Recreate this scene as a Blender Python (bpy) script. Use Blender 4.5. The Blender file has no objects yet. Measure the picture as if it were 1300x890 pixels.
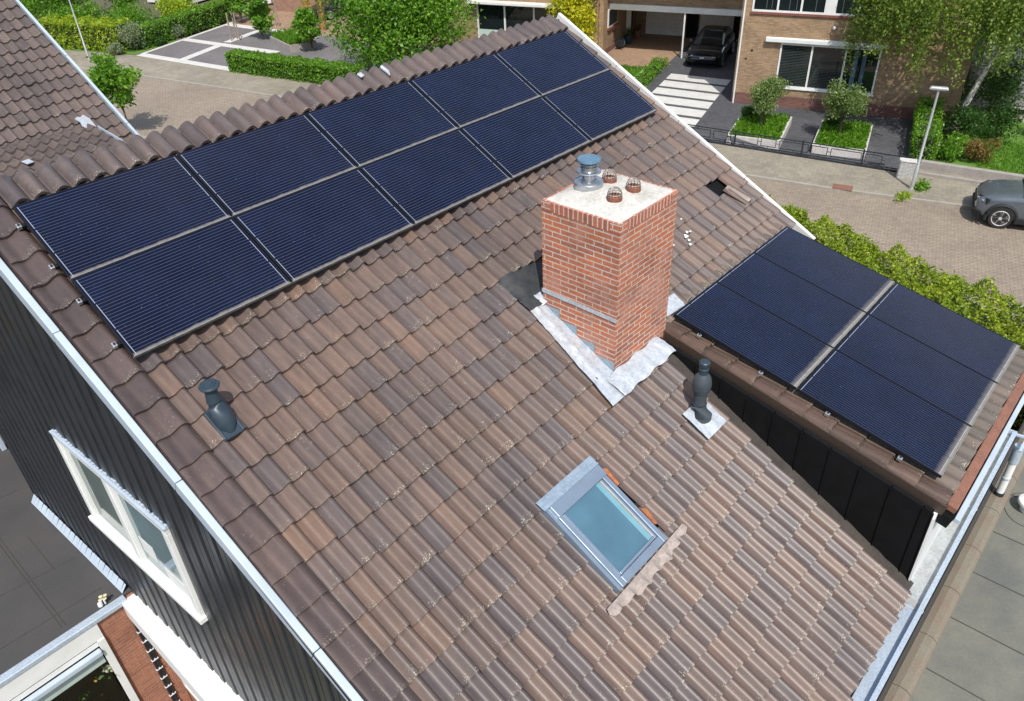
import bpy, math, random
import numpy as np
from mathutils import Vector, Matrix, Euler

C = bpy.context.scene.collection
sc = bpy.context.scene
rad = math.radians
rng = np.random.default_rng(7)
random.seed(7)

# ------------------------------------------------------------------ camera
cam_d = bpy.data.cameras.new('camera')
cam = bpy.data.objects.new('camera', cam_d)
C.objects.link(cam)
CP = np.array([-7.888, -7.5718, 3.2636])
yaw, pit, rol = rad(43.0692), rad(34.7846), rad(-2.5791)
fw = np.array([math.cos(yaw)*math.cos(pit), math.sin(yaw)*math.cos(pit), -math.sin(pit)])
rt = np.array([math.sin(yaw), -math.cos(yaw), 0.0])
up = np.cross(rt, fw)
r2 = math.cos(rol)*rt + math.sin(rol)*up
u2 = -math.sin(rol)*rt + math.cos(rol)*up
cam.matrix_world = Matrix(((r2[0], u2[0], -fw[0], CP[0]), (r2[1], u2[1], -fw[1], CP[1]),
                           (r2[2], u2[2], -fw[2], CP[2]), (0, 0, 0, 1)))
cam_d.sensor_width = 36
cam_d.lens = 978.5/1300*36
cam_d.clip_start = 0.05
cam_d.clip_end = 2000
sc.camera = cam

# ------------------------------------------------------------------ light
SUN_AZ, SUN_EL = rad(228.5), rad(55)         # where the sun stands
w = bpy.data.worlds.new('World')
sc.world = w
w.use_nodes = True
nt = w.node_tree
bg = nt.nodes['Background']
sky = nt.nodes.new('ShaderNodeTexSky')
sky.sky_type = 'NISHITA'
sky.sun_disc = False
sky.sun_elevation = SUN_EL
sky.sun_rotation = math.pi/2 - SUN_AZ        # nishita: 0 = +Y, turning clockwise
sky.air_density = 1.0
sky.dust_density = 1.5
sky.ozone_density = 1.0
wtc = nt.nodes.new('ShaderNodeTexCoord'); wmp = nt.nodes.new('ShaderNodeMapping'); wmp.inputs['Scale'].default_value = (1, 1, 2.2)
nt.links.new(wtc.outputs['Generated'], wmp.inputs[0])
wn = nt.nodes.new('ShaderNodeTexNoise'); wn.inputs['Scale'].default_value = 2.6; wn.inputs['Detail'].default_value = 6; wn.inputs['Roughness'].default_value = .55
nt.links.new(wmp.outputs[0], wn.inputs['Vector'])
wr = nt.nodes.new('ShaderNodeValToRGB'); wr.color_ramp.elements[0].position = .48; wr.color_ramp.elements[0].color = (0,0,0,1); wr.color_ramp.elements[1].position = .66; wr.color_ramp.elements[1].color = (.75,.75,.75,1)
nt.links.new(wn.outputs[0], wr.inputs[0])
wm = nt.nodes.new('ShaderNodeMix'); wm.data_type = 'RGBA'; wm.inputs[7].default_value = (5.2, 5.3, 5.5, 1)
nt.links.new(wr.outputs[0], wm.inputs[0]); nt.links.new(sky.outputs[0], wm.inputs[6])
nt.links.new(wm.outputs[2], bg.inputs[0])
bg.inputs[1].default_value = 0.15
sd = bpy.data.lights.new('sun', 'SUN')
sd.energy = 3.7
sd.angle = rad(0.6)
sd.color = (1.0, 0.965, 0.91)
sun = bpy.data.objects.new('sun', sd)
C.objects.link(sun)
sv = Vector((math.cos(SUN_AZ)*math.cos(SUN_EL), math.sin(SUN_AZ)*math.cos(SUN_EL), math.sin(SUN_EL)))
sun.rotation_euler = sv.to_track_quat('Z', 'Y').to_euler()
sun.location = (-20, -20, 30)
sc.view_settings.view_transform = 'Standard'
sc.view_settings.look = 'None'
sc.view_settings.exposure = 0.33
sc.view_settings.gamma = 1.0
sc.view_settings.use_curve_mapping = False

# ------------------------------------------------------------------ frames
RP_ = 0.48330865
c_, s_ = math.cos(RP_), math.sin(RP_)
G = -8.5                                     # pavement level
def RF(X, S, o=0.0):                         # main roof: X along the ridge, S down the slope, o out of it
    return Vector((X, -S*c_ - o*s_, -S*s_ + o*c_))
DP = 0.21517617
cd, sdn = math.cos(DP), math.sin(DP)
D0 = Vector((2.3182, -3.6093, -1.80026))
def DF(X, S, o=0.0):                         # dormer roof plane (o = 0: top of its panels)
    return Vector((X, D0.y - S*cd - o*sdn, D0.z - S*sdn + o*cd))
O2 = np.array([26.73, 9.63])
es = np.array([.285, -.958]); es /= np.linalg.norm(es)
et = np.array([-es[1], es[0]])
SA = math.atan2(es[1], es[0])
def SW(s, t, h=0.0):                         # street frame: s along the far facades, t away from the street
    p = O2 + s*es + t*et
    return Vector((p[0], p[1], G + h))

# ------------------------------------------------------------------ mesh builder
class MB:
    def __init__(self):
        self.v = []; self.f = []; self.m = []; self.T = None
    def add(self, vs, fs, mi=0):
        n = len(self.v)
        for p in vs:
            p = Vector(p)
            self.v.append(self.T @ p if self.T else p)
        for f in fs:
            self.f.append([n+i for i in f]); self.m.append(mi)
    def box(self, x0, x1, y0, y1, z0, z1, mi=0):
        self.add([(x0,y0,z0),(x1,y0,z0),(x1,y1,z0),(x0,y1,z0),(x0,y0,z1),(x1,y0,z1),(x1,y1,z1),(x0,y1,z1)],
                 [(0,3,2,1),(4,5,6,7),(0,1,5,4),(1,2,6,5),(2,3,7,6),(3,0,4,7)], mi)
    def hexa(self, p, mi=0):                 # eight corners: bottom ring, top ring
        self.add(p, [(0,3,2,1),(4,5,6,7),(0,1,5,4),(1,2,6,5),(2,3,7,6),(3,0,4,7)], mi)
    def fbox(self, F, a0, a1, b0, b1, o0, o1, mi=0):   # box in a frame function F(a,b,o)
        self.hexa([F(a0,b1,o0),F(a1,b1,o0),F(a1,b0,o0),F(a0,b0,o0),F(a0,b1,o1),F(a1,b1,o1),F(a1,b0,o1),F(a0,b0,o1)], mi)
    def bar(self, p, q, wd, ht, upv=(0,0,1), mi=0):
        p, q = Vector(p), Vector(q)
        d = (q-p).normalized(); u = Vector(upv)
        sx = d.cross(u).normalized(); u = sx.cross(d)
        a, b = sx*wd/2, u*ht/2
        self.hexa([p-a-b,p+a-b,q+a-b,q-a-b,p-a+b,p+a+b,q+a+b,q-a+b], mi)
    def poly(self, pts, mi=0):
        self.add(pts, [list(range(len(pts)))], mi)
    def prism(self, pts, d, mi=0):
        n = len(pts); d = Vector(d); pts = [Vector(p) for p in pts]
        fs = [list(range(n))[::-1], list(range(n, 2*n))] + [[i,(i+1)%n,n+(i+1)%n,n+i] for i in range(n)]
        self.add(pts+[p+d for p in pts], fs, mi)
    def tube(self, pts, r, n=8, mi=0, cap=True):
        pts = [Vector(p) for p in pts]
        rs = r if isinstance(r, (list, tuple)) else [r]*len(pts)
        vs = []; fs = []
        for i, p in enumerate(pts):
            d = (pts[min(i+1, len(pts)-1)] - pts[max(i-1, 0)]).normalized()
            a = d.cross(Vector((0,0,1)) if abs(d.z) < .95 else Vector((1,0,0))).normalized(); b = d.cross(a)
            for k in range(n):
                t = 2*math.pi*k/n
                vs.append(p + (a*math.cos(t)+b*math.sin(t))*rs[i])
        for i in range(len(pts)-1):
            for k in range(n):
                fs.append([i*n+k, i*n+(k+1)%n, (i+1)*n+(k+1)%n, (i+1)*n+k])
        if cap:
            fs.append(list(range(n))); fs.append([(len(pts)-1)*n+k for k in range(n)][::-1])
        self.add(vs, fs, mi)
    def lathe(self, prof, n=24, loc=(0,0,0), M=None, mi=0):
        vs = []; fs = []; M = M or Matrix.Identity(3); loc = Vector(loc)
        for r, z in prof:
            for k in range(n):
                t = 2*math.pi*k/n
                vs.append(loc + M @ Vector((r*math.cos(t), r*math.sin(t), z)))
        for i in range(len(prof)-1):
            for k in range(n):
                fs.append([i*n+k, i*n+(k+1)%n, (i+1)*n+(k+1)%n, (i+1)*n+k])
        if prof[0][0] > 1e-4: fs.append([k for k in range(n)][::-1])
        if prof[-1][0] > 1e-4: fs.append([(len(prof)-1)*n+k for k in range(n)])
        self.add(vs, fs, mi)
    def build(self, name, mats, parent=None, smooth=False, bevel=0, world=False, uv=True, subd=0, angle=None):
        me = bpy.data.meshes.new(name)
        me.from_pydata([tuple(p) for p in self.v], [], self.f)
        if not isinstance(mats, (list, tuple)): mats = [mats]
        for m in mats: me.materials.append(m)
        me.polygons.foreach_set('material_index', self.m)
        if smooth: me.polygons.foreach_set('use_smooth', [True]*len(self.f))
        me.update()
        if uv: box_uv(me)
        o = bpy.data.objects.new(name, me)
        C.objects.link(o)
        if parent: attach(o, parent, world)
        if bevel:
            b = o.modifiers.new('bevel', 'BEVEL'); b.width = bevel; b.segments = 2; b.limit_method = 'ANGLE'; b.angle_limit = rad(40)
        if smooth:
            try: me.set_sharp_from_angle(angle=rad(40))
            except Exception: pass
        if subd:
            b = o.modifiers.new('subd', 'SUBSURF'); b.levels = subd; b.render_levels = subd
        return o

def box_uv(me):
    n = len(me.loops)
    if not n: return
    co = np.empty(len(me.vertices)*3); me.vertices.foreach_get('co', co); co = co.reshape(-1,3)
    li = np.empty(n, int); me.loops.foreach_get('vertex_index', li)
    nr = np.empty(len(me.polygons)*3); me.polygons.foreach_get('normal', nr); nr = np.abs(nr.reshape(-1,3))
    lt = np.empty(len(me.polygons), int); me.polygons.foreach_get('loop_total', lt)
    pn = np.repeat(nr, lt, axis=0); p = co[li]
    uvs = np.where((pn[:,2:3] > .72), p[:,[0,1]], np.where(pn[:,0:1] > pn[:,1:2], p[:,[1,2]], p[:,[0,2]]))
    uvl = me.uv_layers.new(name='UVMap')
    uvl.data.foreach_set('uv', uvs.ravel())

def rootmat(o):
    return Matrix.LocRotScale(o.location, o.rotation_euler, None)
def attach(o, parent, world=False):
    o.parent = parent
    if world:
        o.matrix_parent_inverse = rootmat(parent).inverted()
def tag(o, label=None, cat=None, group=None, kind=None):
    if label: o['label'] = label
    if cat: o['category'] = cat
    if group: o['group'] = group
    if kind: o['kind'] = kind
    return o
def thing(name, label, cat, loc=(0,0,0), rz=0.0, group=None):
    o = bpy.data.objects.new(name, None)
    o.empty_display_size = .2
    C.objects.link(o)
    o.location = loc
    o.rotation_euler = (0, 0, rz)
    return tag(o, label, cat, group)
def copy_tree(o, parent=None):
    q = o.copy(); C.objects.link(q)
    if parent: q.parent = parent
    for ch in list(o.children): copy_tree(ch, q)
    return q

# ------------------------------------------------------------------ materials
class NT:
    def __init__(self, name):
        self.m = bpy.data.materials.new(name); self.m.use_nodes = True
        self.t = self.m.node_tree; self.b = self.t.nodes['Principled BSDF']
        self.out = self.t.nodes['Material Output']
    def n(self, typ, **kw):
        nd = self.t.nodes.new(typ)
        for k, v in kw.items(): setattr(nd, k, v)
        return nd
    def l(self, a, b): self.t.links.new(a, b)
    def val(self, nd, **kw):
        for k, v in kw.items(): nd.inputs[k].default_value = v
        return nd
    def coord(self, kind='Object', scale=(1,1,1), rot=(0,0,0)):
        tc = self.n('ShaderNodeTexCoord'); mp = self.n('ShaderNodeMapping')
        mp.inputs['Scale'].default_value = scale; mp.inputs['Rotation'].default_value = rot
        self.l(tc.outputs[kind], mp.inputs[0]); return mp.outputs[0]
    def noise(self, vec, scale, detail=3, rough=.6):
        nd = self.n('ShaderNodeTexNoise'); nd.inputs['Scale'].default_value = scale
        nd.inputs['Detail'].default_value = detail; nd.inputs['Roughness'].default_value = rough
        if vec: self.l(vec, nd.inputs['Vector'])
        return nd.outputs[0]
    def ramp(self, fac, stops, interp='LINEAR'):
        nd = self.n('ShaderNodeValToRGB'); cr = nd.color_ramp; cr.interpolation = interp
        while len(cr.elements) < len(stops): cr.elements.new(.5)
        for e, (p, col) in zip(cr.elements, stops):
            e.position = p; e.color = (*col, 1) if len(col) == 3 else col
        if fac: self.l(fac, nd.inputs[0])
        return nd.outputs[0]
    def mix(self, fac, a, b, mode='MIX'):
        nd = self.n('ShaderNodeMix', data_type='RGBA', blend_type=mode)
        for s, v in ((0, fac), (6, a), (7, b)):
            if hasattr(v, 'is_output'): self.l(v, nd.inputs[s])
            elif s == 0: nd.inputs[0].default_value = v
            else: nd.inputs[s].default_value = (*v, 1) if len(v) == 3 else v
        return nd.outputs[2]
    def math(self, op, a, b=0.0, clamp=False):
        nd = self.n('ShaderNodeMath', operation=op); nd.use_clamp = clamp
        for i, v in enumerate((a, b)):
            if hasattr(v, 'is_output'): self.l(v, nd.inputs[i])
            else: nd.inputs[i].default_value = v
        return nd.outputs[0]
    def bump(self, h, strength=.3, dist=.01):
        nd = self.n('ShaderNodeBump'); nd.inputs['Strength'].default_value = strength; nd.inputs['Distance'].default_value = dist
        self.l(h, nd.inputs['Height']); self.l(nd.outputs[0], self.b.inputs['Normal']); return nd
    def col(self, v):
        if hasattr(v, 'is_output'): self.l(v, self.b.inputs['Base Color'])
        else: self.b.inputs['Base Color'].default_value = (*v, 1)
    def set(self, rough=.6, metal=0.0, spec=.5, coat=0.0):
        self.b.inputs['Roughness'].default_value = rough; self.b.inputs['Metallic'].default_value = metal
        self.b.inputs['Specular IOR Level'].default_value = spec; self.b.inputs['Coat Weight'].default_value = coat
        return self

def pm(name, c1, c2=None, scale=6.0, rough=.6, metal=0.0, bump=0.0, spec=.4, coat=0.0, fine=None, lo=.35, hi=.65, det=5):
    k = NT(name).set(rough, metal, spec, coat)
    v = k.coord('Object')
    if c2 is None: c2 = tuple(x*.86 for x in c1)
    n = k.noise(v, scale, det)
    colr = k.ramp(n, [(lo, c1), (hi, c2)])
    if fine:
        n2 = k.noise(v, fine, 2)
        colr = k.mix(.35, colr, k.ramp(n2, [(.3, tuple(x*.6 for x in c1)), (.7, tuple(min(1, x*1.35) for x in c1))]))
    k.col(colr)
    rr = k.ramp(n, [(.3, (max(0, rough-.07),)*3), (.7, (min(1, rough+.1),)*3)]); k.l(rr, k.b.inputs['Roughness'])
    if bump: k.bump(k.noise(v, (fine or scale*8), 3), bump, .01)
    return k.m

def brick_mat(name, ca, cb, mortar, bw=.2225, rh=.0625, ms=.011, pink=None, rot=0.0, bumpd=.006, stain=.25, offs=.5, rough=.85):
    k = NT(name).set(rough, 0, .25)
    uv = k.coord('UV', rot=(0, 0, rot))
    br = k.n('ShaderNodeTexBrick'); br.offset = offs; br.inputs['Scale'].default_value = 1
    k.l(uv, br.inputs['Vector'])
    k.val(br, **{'Brick Width': bw, 'Row Height': rh, 'Mortar Size': ms, 'Mortar Smooth': .1, 'Bias': 0.0})
    br.inputs['Color1'].default_value = (*ca, 1); br.inputs['Color2'].default_value = (*cb, 1); br.inputs['Mortar'].default_value = (*mortar, 1)
    n = k.noise(uv, 26, 4); n2 = k.noise(uv, 2.2, 4)
    colr = k.mix(.45, br.outputs[0], k.mix(1.0, br.outputs[0], k.ramp(n, [(.3, (.62,.62,.62)), (.7, (1.35,1.35,1.35))]), 'MULTIPLY'))
    if pink:
        colr = k.mix(k.math('MULTIPLY', k.ramp(n2, [(.48, (0,0,0)), (.68, (1,1,1))]), stain), colr, pink)
    colr = k.mix(1.0, colr, k.ramp(k.noise(uv, 1.7, 6, .65), [(.32, (.74,.73,.72)), (.5, (1,1,1)), (.7, (1.10,1.08,1.06))]), 'MULTIPLY')
    k.col(colr)
    h = k.math('SUBTRACT', 1.0, br.outputs[1]); h = k.math('ADD', h, k.math('MULTIPLY', n, .25))
    k.bump(h, .9, bumpd)
    return k.m

def tile_mat(name, stops, lichen=1.0, rough=.62, dirt_shade=1.0):
    k = NT(name).set(rough, 0, .35)
    at = k.n('ShaderNodeAttribute', attribute_name='rnd')
    uv = k.n('ShaderNodeAttribute', attribute_name='tuv')      # x across tile 0..1, y along tile 0..1, z tile id
    sep = k.n('ShaderNodeSeparateXYZ'); k.l(uv.outputs['Vector'], sep.inputs[0])
    obj = k.coord('Object')
    base = k.ramp(at.outputs['Fac'], stops)
    # streaks that run down each tile
    cmb = k.n('ShaderNodeCombineXYZ'); k.l(k.math('MULTIPLY', sep.outputs[0], 2.1), cmb.inputs[0])
    k.l(k.math('MULTIPLY', sep.outputs[1], .8), cmb.inputs[1]); k.l(sep.outputs[2], cmb.inputs[2])
    st = k.noise(cmb.outputs[0], 1.6, 4, .6)
    base = k.mix(1.0, base, k.ramp(st, [(.3, (.80,.80,.83)), (.5, (1,1,1)), (.72, (1.20,1.14,1.09))]), 'MULTIPLY')
    big = k.noise(obj, .8, 4)
    base = k.mix(1.0, base, k.ramp(big, [(.28, (.80,.81,.81)), (.5, (1,1,1)), (.72, (1.14,1.10,1.05))]), 'MULTIPLY')
    sv_ = k.coord('Object', scale=(5.0,.35,.35)); run = k.noise(sv_, 1.0, 5, .65)
    base = k.mix(1.0, base, k.ramp(run, [(.34, (.88,.88,.88)), (.5, (1,1,1)), (.68, (1.07,1.06,1.05))]), 'MULTIPLY')
    fine = k.noise(obj, 160, 2)
    base = k.mix(1.0, base, k.ramp(fine, [(.3, (.84,.84,.84)), (.7, (1.16,1.16,1.16))]), 'MULTIPLY')
    if dirt_shade:                                                  # dirt and gap dark on the nose, painted shade just below it
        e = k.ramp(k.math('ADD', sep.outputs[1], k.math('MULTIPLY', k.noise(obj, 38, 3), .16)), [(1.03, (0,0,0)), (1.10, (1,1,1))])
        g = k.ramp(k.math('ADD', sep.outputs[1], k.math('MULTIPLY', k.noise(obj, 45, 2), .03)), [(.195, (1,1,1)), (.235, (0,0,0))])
        base = k.mix(k.math('MULTIPLY', g, .62*dirt_shade), base, (.035,.031,.026))
        base = k.mix(k.math('MULTIPLY', e, .85*dirt_shade), base, (.035,.031,.026))
    if lichen:
        n1 = k.noise(obj, 75, 2); reg = k.noise(obj, 5.0, 3)
        e = k.ramp(sep.outputs[1], [(.55, (.75,.75,.75)), (.95, (1.06,1.06,1.06))])
        m = k.math('MULTIPLY', k.math('MULTIPLY', n1, e), k.ramp(reg, [(.35, (.82,.82,.82)), (.7, (1.08,1.08,1.08))]))
        mk = k.ramp(m, [(.635, (0,0,0)), (.68, (1,1,1))])
        base = k.mix(k.math('MULTIPLY', mk, .8*lichen), base, (.46,.42,.31))
        m2 = k.ramp(k.math('MULTIPLY', k.noise(obj, 30, 3), k.ramp(reg, [(.3, (.7,.7,.7)), (.75, (1.06,1.06,1.06))])), [(.585, (0,0,0)), (.66, (1,1,1))])
        base = k.mix(k.math('MULTIPLY', m2, .4*lichen), base, (.27,.25,.19))
    k.col(base)
    k.bump(k.math('ADD', k.math('MULTIPLY', fine, .6), k.math('MULTIPLY', st, .4)), .22, .004)
    return k.m

def leaf_mat(name, dark, mid, light, trans=.42, hue=None):
    k = NT(name).set(.45, 0, .35)
    at = k.n('ShaderNodeAttribute', attribute_name='rnd'); cl = k.n('ShaderNodeAttribute', attribute_name='clump')
    base = k.ramp(at.outputs['Fac'], [(0, dark), (.5, mid), (1, light)])
    base = k.mix(1.0, base, k.ramp(cl.outputs['Fac'], [(0, (.72,.8,.75)), (1, (1.25,1.15,1.05))]), 'MULTIPLY')
    k.col(base)
    tr = k.n('ShaderNodeBsdfTranslucent'); k.l(k.mix(1.0, base, (1.5,1.6,.7), 'MULTIPLY'), tr.inputs[0])
    ms = k.n('ShaderNodeMixShader'); ms.inputs[0].default_value = trans
    k.l(k.b.outputs[0], ms.inputs[1]); k.l(tr.outputs[0], ms.inputs[2]); k.l(ms.outputs[0], k.out.inputs[0])
    return k.m

def panel_mat(name, long_low):
    """cells, wires, strings and dust; UV in metres over the laminate (u along 1.66, v along 1.0; v=0 is the low side)"""
    k = NT(name).set(.14, 0, .36, 0.0)
    at = k.n('ShaderNodeAttribute', attribute_name='puv'); sep = k.n('ShaderNodeSeparateXYZ'); k.l(at.outputs['Vector'], sep.inputs[0])
    u, v = sep.outputs[0], sep.outputs[1]
    obj = k.coord('Object')
    cell = k.n('ShaderNodeTexBrick'); cell.offset = 0; k.l(at.outputs['Vector'], cell.inputs['Vector'])
    k.val(cell, **{'Scale': 1.0, 'Brick Width': .1635, 'Row Height': .1635, 'Mortar Size': .0012, 'Mortar Smooth': 0.0})
    cell.inputs['Color1'].default_value = (.0020,.0036,.0145,1); cell.inputs['Color2'].default_value = (.0029,.0052,.0205,1); cell.inputs['Mortar'].default_value = (.004,.006,.014,1)
    base = cell.outputs[0]
    base = k.mix(.7, base, k.mix(1.0, base, k.ramp(k.noise(obj, 1.1, 3), [(.3, (.55,.6,.7)), (.7, (1.4,1.4,1.45))]), 'MULTIPLY'))
    # thin silver wires along the length
    ph = k.math('FRACT', k.math('MULTIPLY', v, 1/.0363)); wire = k.math('LESS_THAN', k.math('ABSOLUTE', k.math('SUBTRACT', ph, .5)), .055)
    inu = k.math('MULTIPLY', k.math('GREATER_THAN', u, .018), k.math('LESS_THAN', u, 1.606))
    wire = k.math('MULTIPLY', wire, inu)
    base = k.mix(k.math('MULTIPLY', wire, .8), base, (.088,.104,.15))
    # end ribbons in three lengths
    d0 = k.math('LESS_THAN', k.math('ABSOLUTE', k.math('SUBTRACT', u, .013)), .0034)
    d1 = k.math('LESS_THAN', k.math('ABSOLUTE', k.math('SUBTRACT', u, 1.609)), .0034)
    rb = k.math('MAXIMUM', d0, d1)
    rb = k.math('MULTIPLY', rb, k.math('GREATER_THAN', k.math('FRACT', k.math('MULTIPLY', k.math('ADD', v, .012), 1/.327)), .06))
    base = k.mix(k.math('MULTIPLY', rb, .65), base, (.42,.46,.52))
    # dust washed down to the low edge
    low = v if long_low else k.math('SUBTRACT', 1.622, u)
    dn = k.math('ADD', low, k.math('MULTIPLY', k.math('SUBTRACT', k.noise(obj, 14, 4), .5), .035))
    dm = k.ramp(dn, [(.0, (.62,.62,.62)), (.014 if long_low else .022, (.34,.34,.34)), (.034 if long_low else .075, (0,0,0))])
    haze_n = k.ramp(k.noise(obj, 3, 5), [(.35, (0,0,0)), (.75, (.008,.008,.010))])
    df = k.math('MAXIMUM', k.math('MULTIPLY', dm, .85), haze_n)
    sp = k.ramp(k.noise(obj, 55, 1), [(.78, (0,0,0)), (.8, (1,1,1))])
    df = k.math('MAXIMUM', df, k.math('MULTIPLY', sp, .5))
    base = k.mix(df, base, (.40,.36,.30))
    k.col(base)
    k.l(k.math('ADD', k.math('MULTIPLY', df, .6), .16), k.b.inputs['Roughness'])
    return k.m

M = {}
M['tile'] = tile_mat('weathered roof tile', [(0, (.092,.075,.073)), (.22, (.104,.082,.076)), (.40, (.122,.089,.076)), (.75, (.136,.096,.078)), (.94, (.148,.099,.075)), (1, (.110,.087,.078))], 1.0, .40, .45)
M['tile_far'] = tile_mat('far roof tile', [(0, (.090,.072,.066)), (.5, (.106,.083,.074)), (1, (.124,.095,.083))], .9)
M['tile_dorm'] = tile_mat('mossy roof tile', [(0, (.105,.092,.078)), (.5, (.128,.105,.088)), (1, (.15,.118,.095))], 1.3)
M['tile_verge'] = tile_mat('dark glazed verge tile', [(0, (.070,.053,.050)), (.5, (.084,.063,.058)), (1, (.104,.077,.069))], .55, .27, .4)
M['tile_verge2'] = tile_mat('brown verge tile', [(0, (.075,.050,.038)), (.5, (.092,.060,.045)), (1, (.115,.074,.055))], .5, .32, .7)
M['white'] = pm('white paint', (.74,.74,.72), (.66,.66,.63), 3, .45)
M['white_metal'] = pm('white coated aluminium', (.44,.51,.58), (.37,.43,.50), 2.5, .35, spec=.5)
M['zinc'] = pm('zinc sheet', (.52,.60,.68), (.40,.47,.54), 4, .42, .35, fine=40)
M['zinc_stain'] = pm('stained zinc', (.50,.53,.53), (.33,.33,.31), 5, .5, .3, fine=30)
M['lead'] = pm('pale lead sheet', (.52,.56,.60), (.36,.39,.42), 7, .5, .25, bump=.5, fine=22)
M['lead_dark'] = pm('blue grey lead soaker', (.27,.34,.39), (.20,.25,.28), 9, .5, .3, bump=.3, fine=40)
M['lead_beige'] = pm('weathered beige lead', (.36,.30,.265), (.22,.185,.165), 9, .75, 0, bump=.6, fine=45)
M['black_clad'] = pm('black coated cladding', (.014,.017,.021), (.022,.026,.032), 2.5, .36, 0, spec=.55)
M['black_board'] = pm('black boards', (.0035,.0036,.0040), (.006,.006,.0065), 5, .7, fine=60, spec=.2)
M['bitumen'] = pm('dark bitumen roofing', (.055,.054,.054), (.076,.070,.066), .9, .85, fine=60, bump=.2)
M['bitumen_grey'] = pm('grey mineral roofing', (.120,.123,.110), (.205,.198,.152), 1.5, .95, fine=70, bump=.25)
M['bitumen_seam'] = pm('roofing seam', (.06,.057,.05), None, 9, .9)
M['coping'] = pm('clay coping', (.19,.175,.130), (.19,.130,.10), 3.2, .85, fine=60)
M['rubber'] = pm('black rubber sheet', (.030,.034,.036), (.058,.058,.055), 6, .55, bump=.4, fine=16)
M['plastic_dark'] = pm('blue grey plastic', (.024,.040,.054), (.032,.050,.066), 7, .42)
M['plastic_grey'] = pm('grey plastic', (.055,.068,.078), (.04,.05,.058), 7, .5)
M['galv'] = pm('bright steel cowl', (.55,.57,.60), (.40,.43,.46), 8, .28, .9)
M['cowl_top'] = pm('blue grey cowl top', (.14,.25,.34), (.11,.20,.28), 8, .45, .3)
M['rust'] = pm('rusty terracotta', (.23,.085,.05), (.15,.06,.04), 25, .8)
M['wire'] = pm('dull wire', (.40,.36,.32), (.28,.22,.18), 30, .5, .5)
M['cement'] = pm('pale cement cap', (.54,.52,.47), (.33,.31,.255), 4.2, .9, fine=30, bump=.25, lo=.42, hi=.7)
M['chim_brick'] = brick_mat('red chimney brick', (.49,.155,.075), (.33,.125,.085), (.50,.42,.345), ms=.0085, pink=(.46,.25,.19), stain=.7)
M['chim_soldier'] = brick_mat('red soldier brick', (.46,.14,.078), (.31,.105,.075), (.54,.455,.375), bw=.0625, rh=.5, ms=.010, pink=(.5,.27,.22), stain=.25)
M['red_brick'] = brick_mat('orange brick', (.42,.155,.085), (.31,.115,.068), (.30,.235,.19), ms=.007, stain=.2, pink=(.48,.25,.16))
M['tan_brick'] = brick_mat('tan brick', (.42,.275,.155), (.27,.170,.095), (.25,.19,.135), ms=.012, stain=.2, pink=(.46,.33,.21))
M['plinth_brick'] = brick_mat('dark plinth brick', (.20,.085,.065), (.14,.06,.05), (.19,.15,.13), ms=.008)
M['red_sill'] = brick_mat('red sill tile', (.26,.085,.065), (.19,.07,.055), (.2,.13,.11), bw=.12, rh=.5, ms=.008)
M['band'] = pm('rusty eave band', (.235,.105,.068), (.15,.08,.058), 8, .85, fine=40)
M['frame_black'] = pm('black anodised frame', (.018,.020,.024), None, 8, .35, .4)
M['frame_dusty'] = pm('dusty frame edge', (.21,.205,.19), (.11,.11,.105), 9, .7)
M['alu'] = pm('aluminium', (.62,.63,.64), (.5,.5,.5), 20, .35, .8)
M['panel_long'] = panel_mat('solar cells', True)
M['panel_short'] = panel_mat('solar cells upright', False)
M['sky_frame'] = pm('grey blue window lining', (.225,.285,.355), (.19,.24,.30), 6, .38, .35)
M['timber'] = pm('pale timber', (.48,.40,.32), (.36,.28,.2), 18, .6)
M['orange'] = pm('bare orange clay', (.42,.14,.05), (.20,.08,.045), 14, .8)
def glass(name, col, rough=.05, spec=.6):
    k = NT(name).set(rough, 0, spec); v = k.coord('Object')
    k.col(k.ramp(k.noise(v, 1.6, 3), [(.3, col), (.7, tuple(x*.7 for x in col))])); return k.m
M['glass_teal'] = glass('teal skylight glass', (.085,.175,.235), .05, .6)
M['glass_dark'] = glass('dark window glass', (.012,.018,.020), .04, .6)
M['glass_green'] = glass('green grey window glass', (.13,.18,.165), .06, .6)
M['glass_blue'] = glass('blue grey window glass', (.16,.25,.27), .06, .6)
M['opal'] = pm('pale green panel', (.50,.60,.55), (.42,.52,.47), 3, .4)
M['grass'] = None

def paver(name, ca, cb, mort, bw, rh, ms, rot=0.0, big=.25, off=.5, big2=None):
    k = NT(name).set(.9, 0, .2)
    o = k.coord('Object', rot=(0, 0, rot))
    br = k.n('ShaderNodeTexBrick'); br.offset = off; k.l(o, br.inputs['Vector'])
    k.val(br, **{'Scale': 1.0, 'Brick Width': bw, 'Row Height': rh, 'Mortar Size': ms, 'Mortar Smooth': .2})
    br.inputs['Color1'].default_value = (*ca, 1); br.inputs['Color2'].default_value = (*cb, 1); br.inputs['Mortar'].default_value = (*mort, 1)
    col = k.mix(1.0, br.outputs[0], k.ramp(k.noise(o, .35, 5), [(.3, (1-big,)*3), (.7, (1+big,)*3)]), 'MULTIPLY')
    col = k.mix(1.0, col, k.ramp(k.noise(o, 9, 4), [(.3, (.86,.86,.86)), (.7, (1.13,1.13,1.13))]), 'MULTIPLY')
    if big2: col = k.mix(k.ramp(k.noise(o, 1.3, 5), [(.5, (0,0,0)), (.72, (.6,.6,.6))]), col, big2)
    k.col(col); k.bump(br.outputs[1], -.4, .005)
    return k.m
RS = -SA
M['road'] = paver('brick paved road', (.295,.240,.180), (.245,.200,.155), (.15,.128,.10), .21, .105, .009, rot=RS, big=.12)
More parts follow.
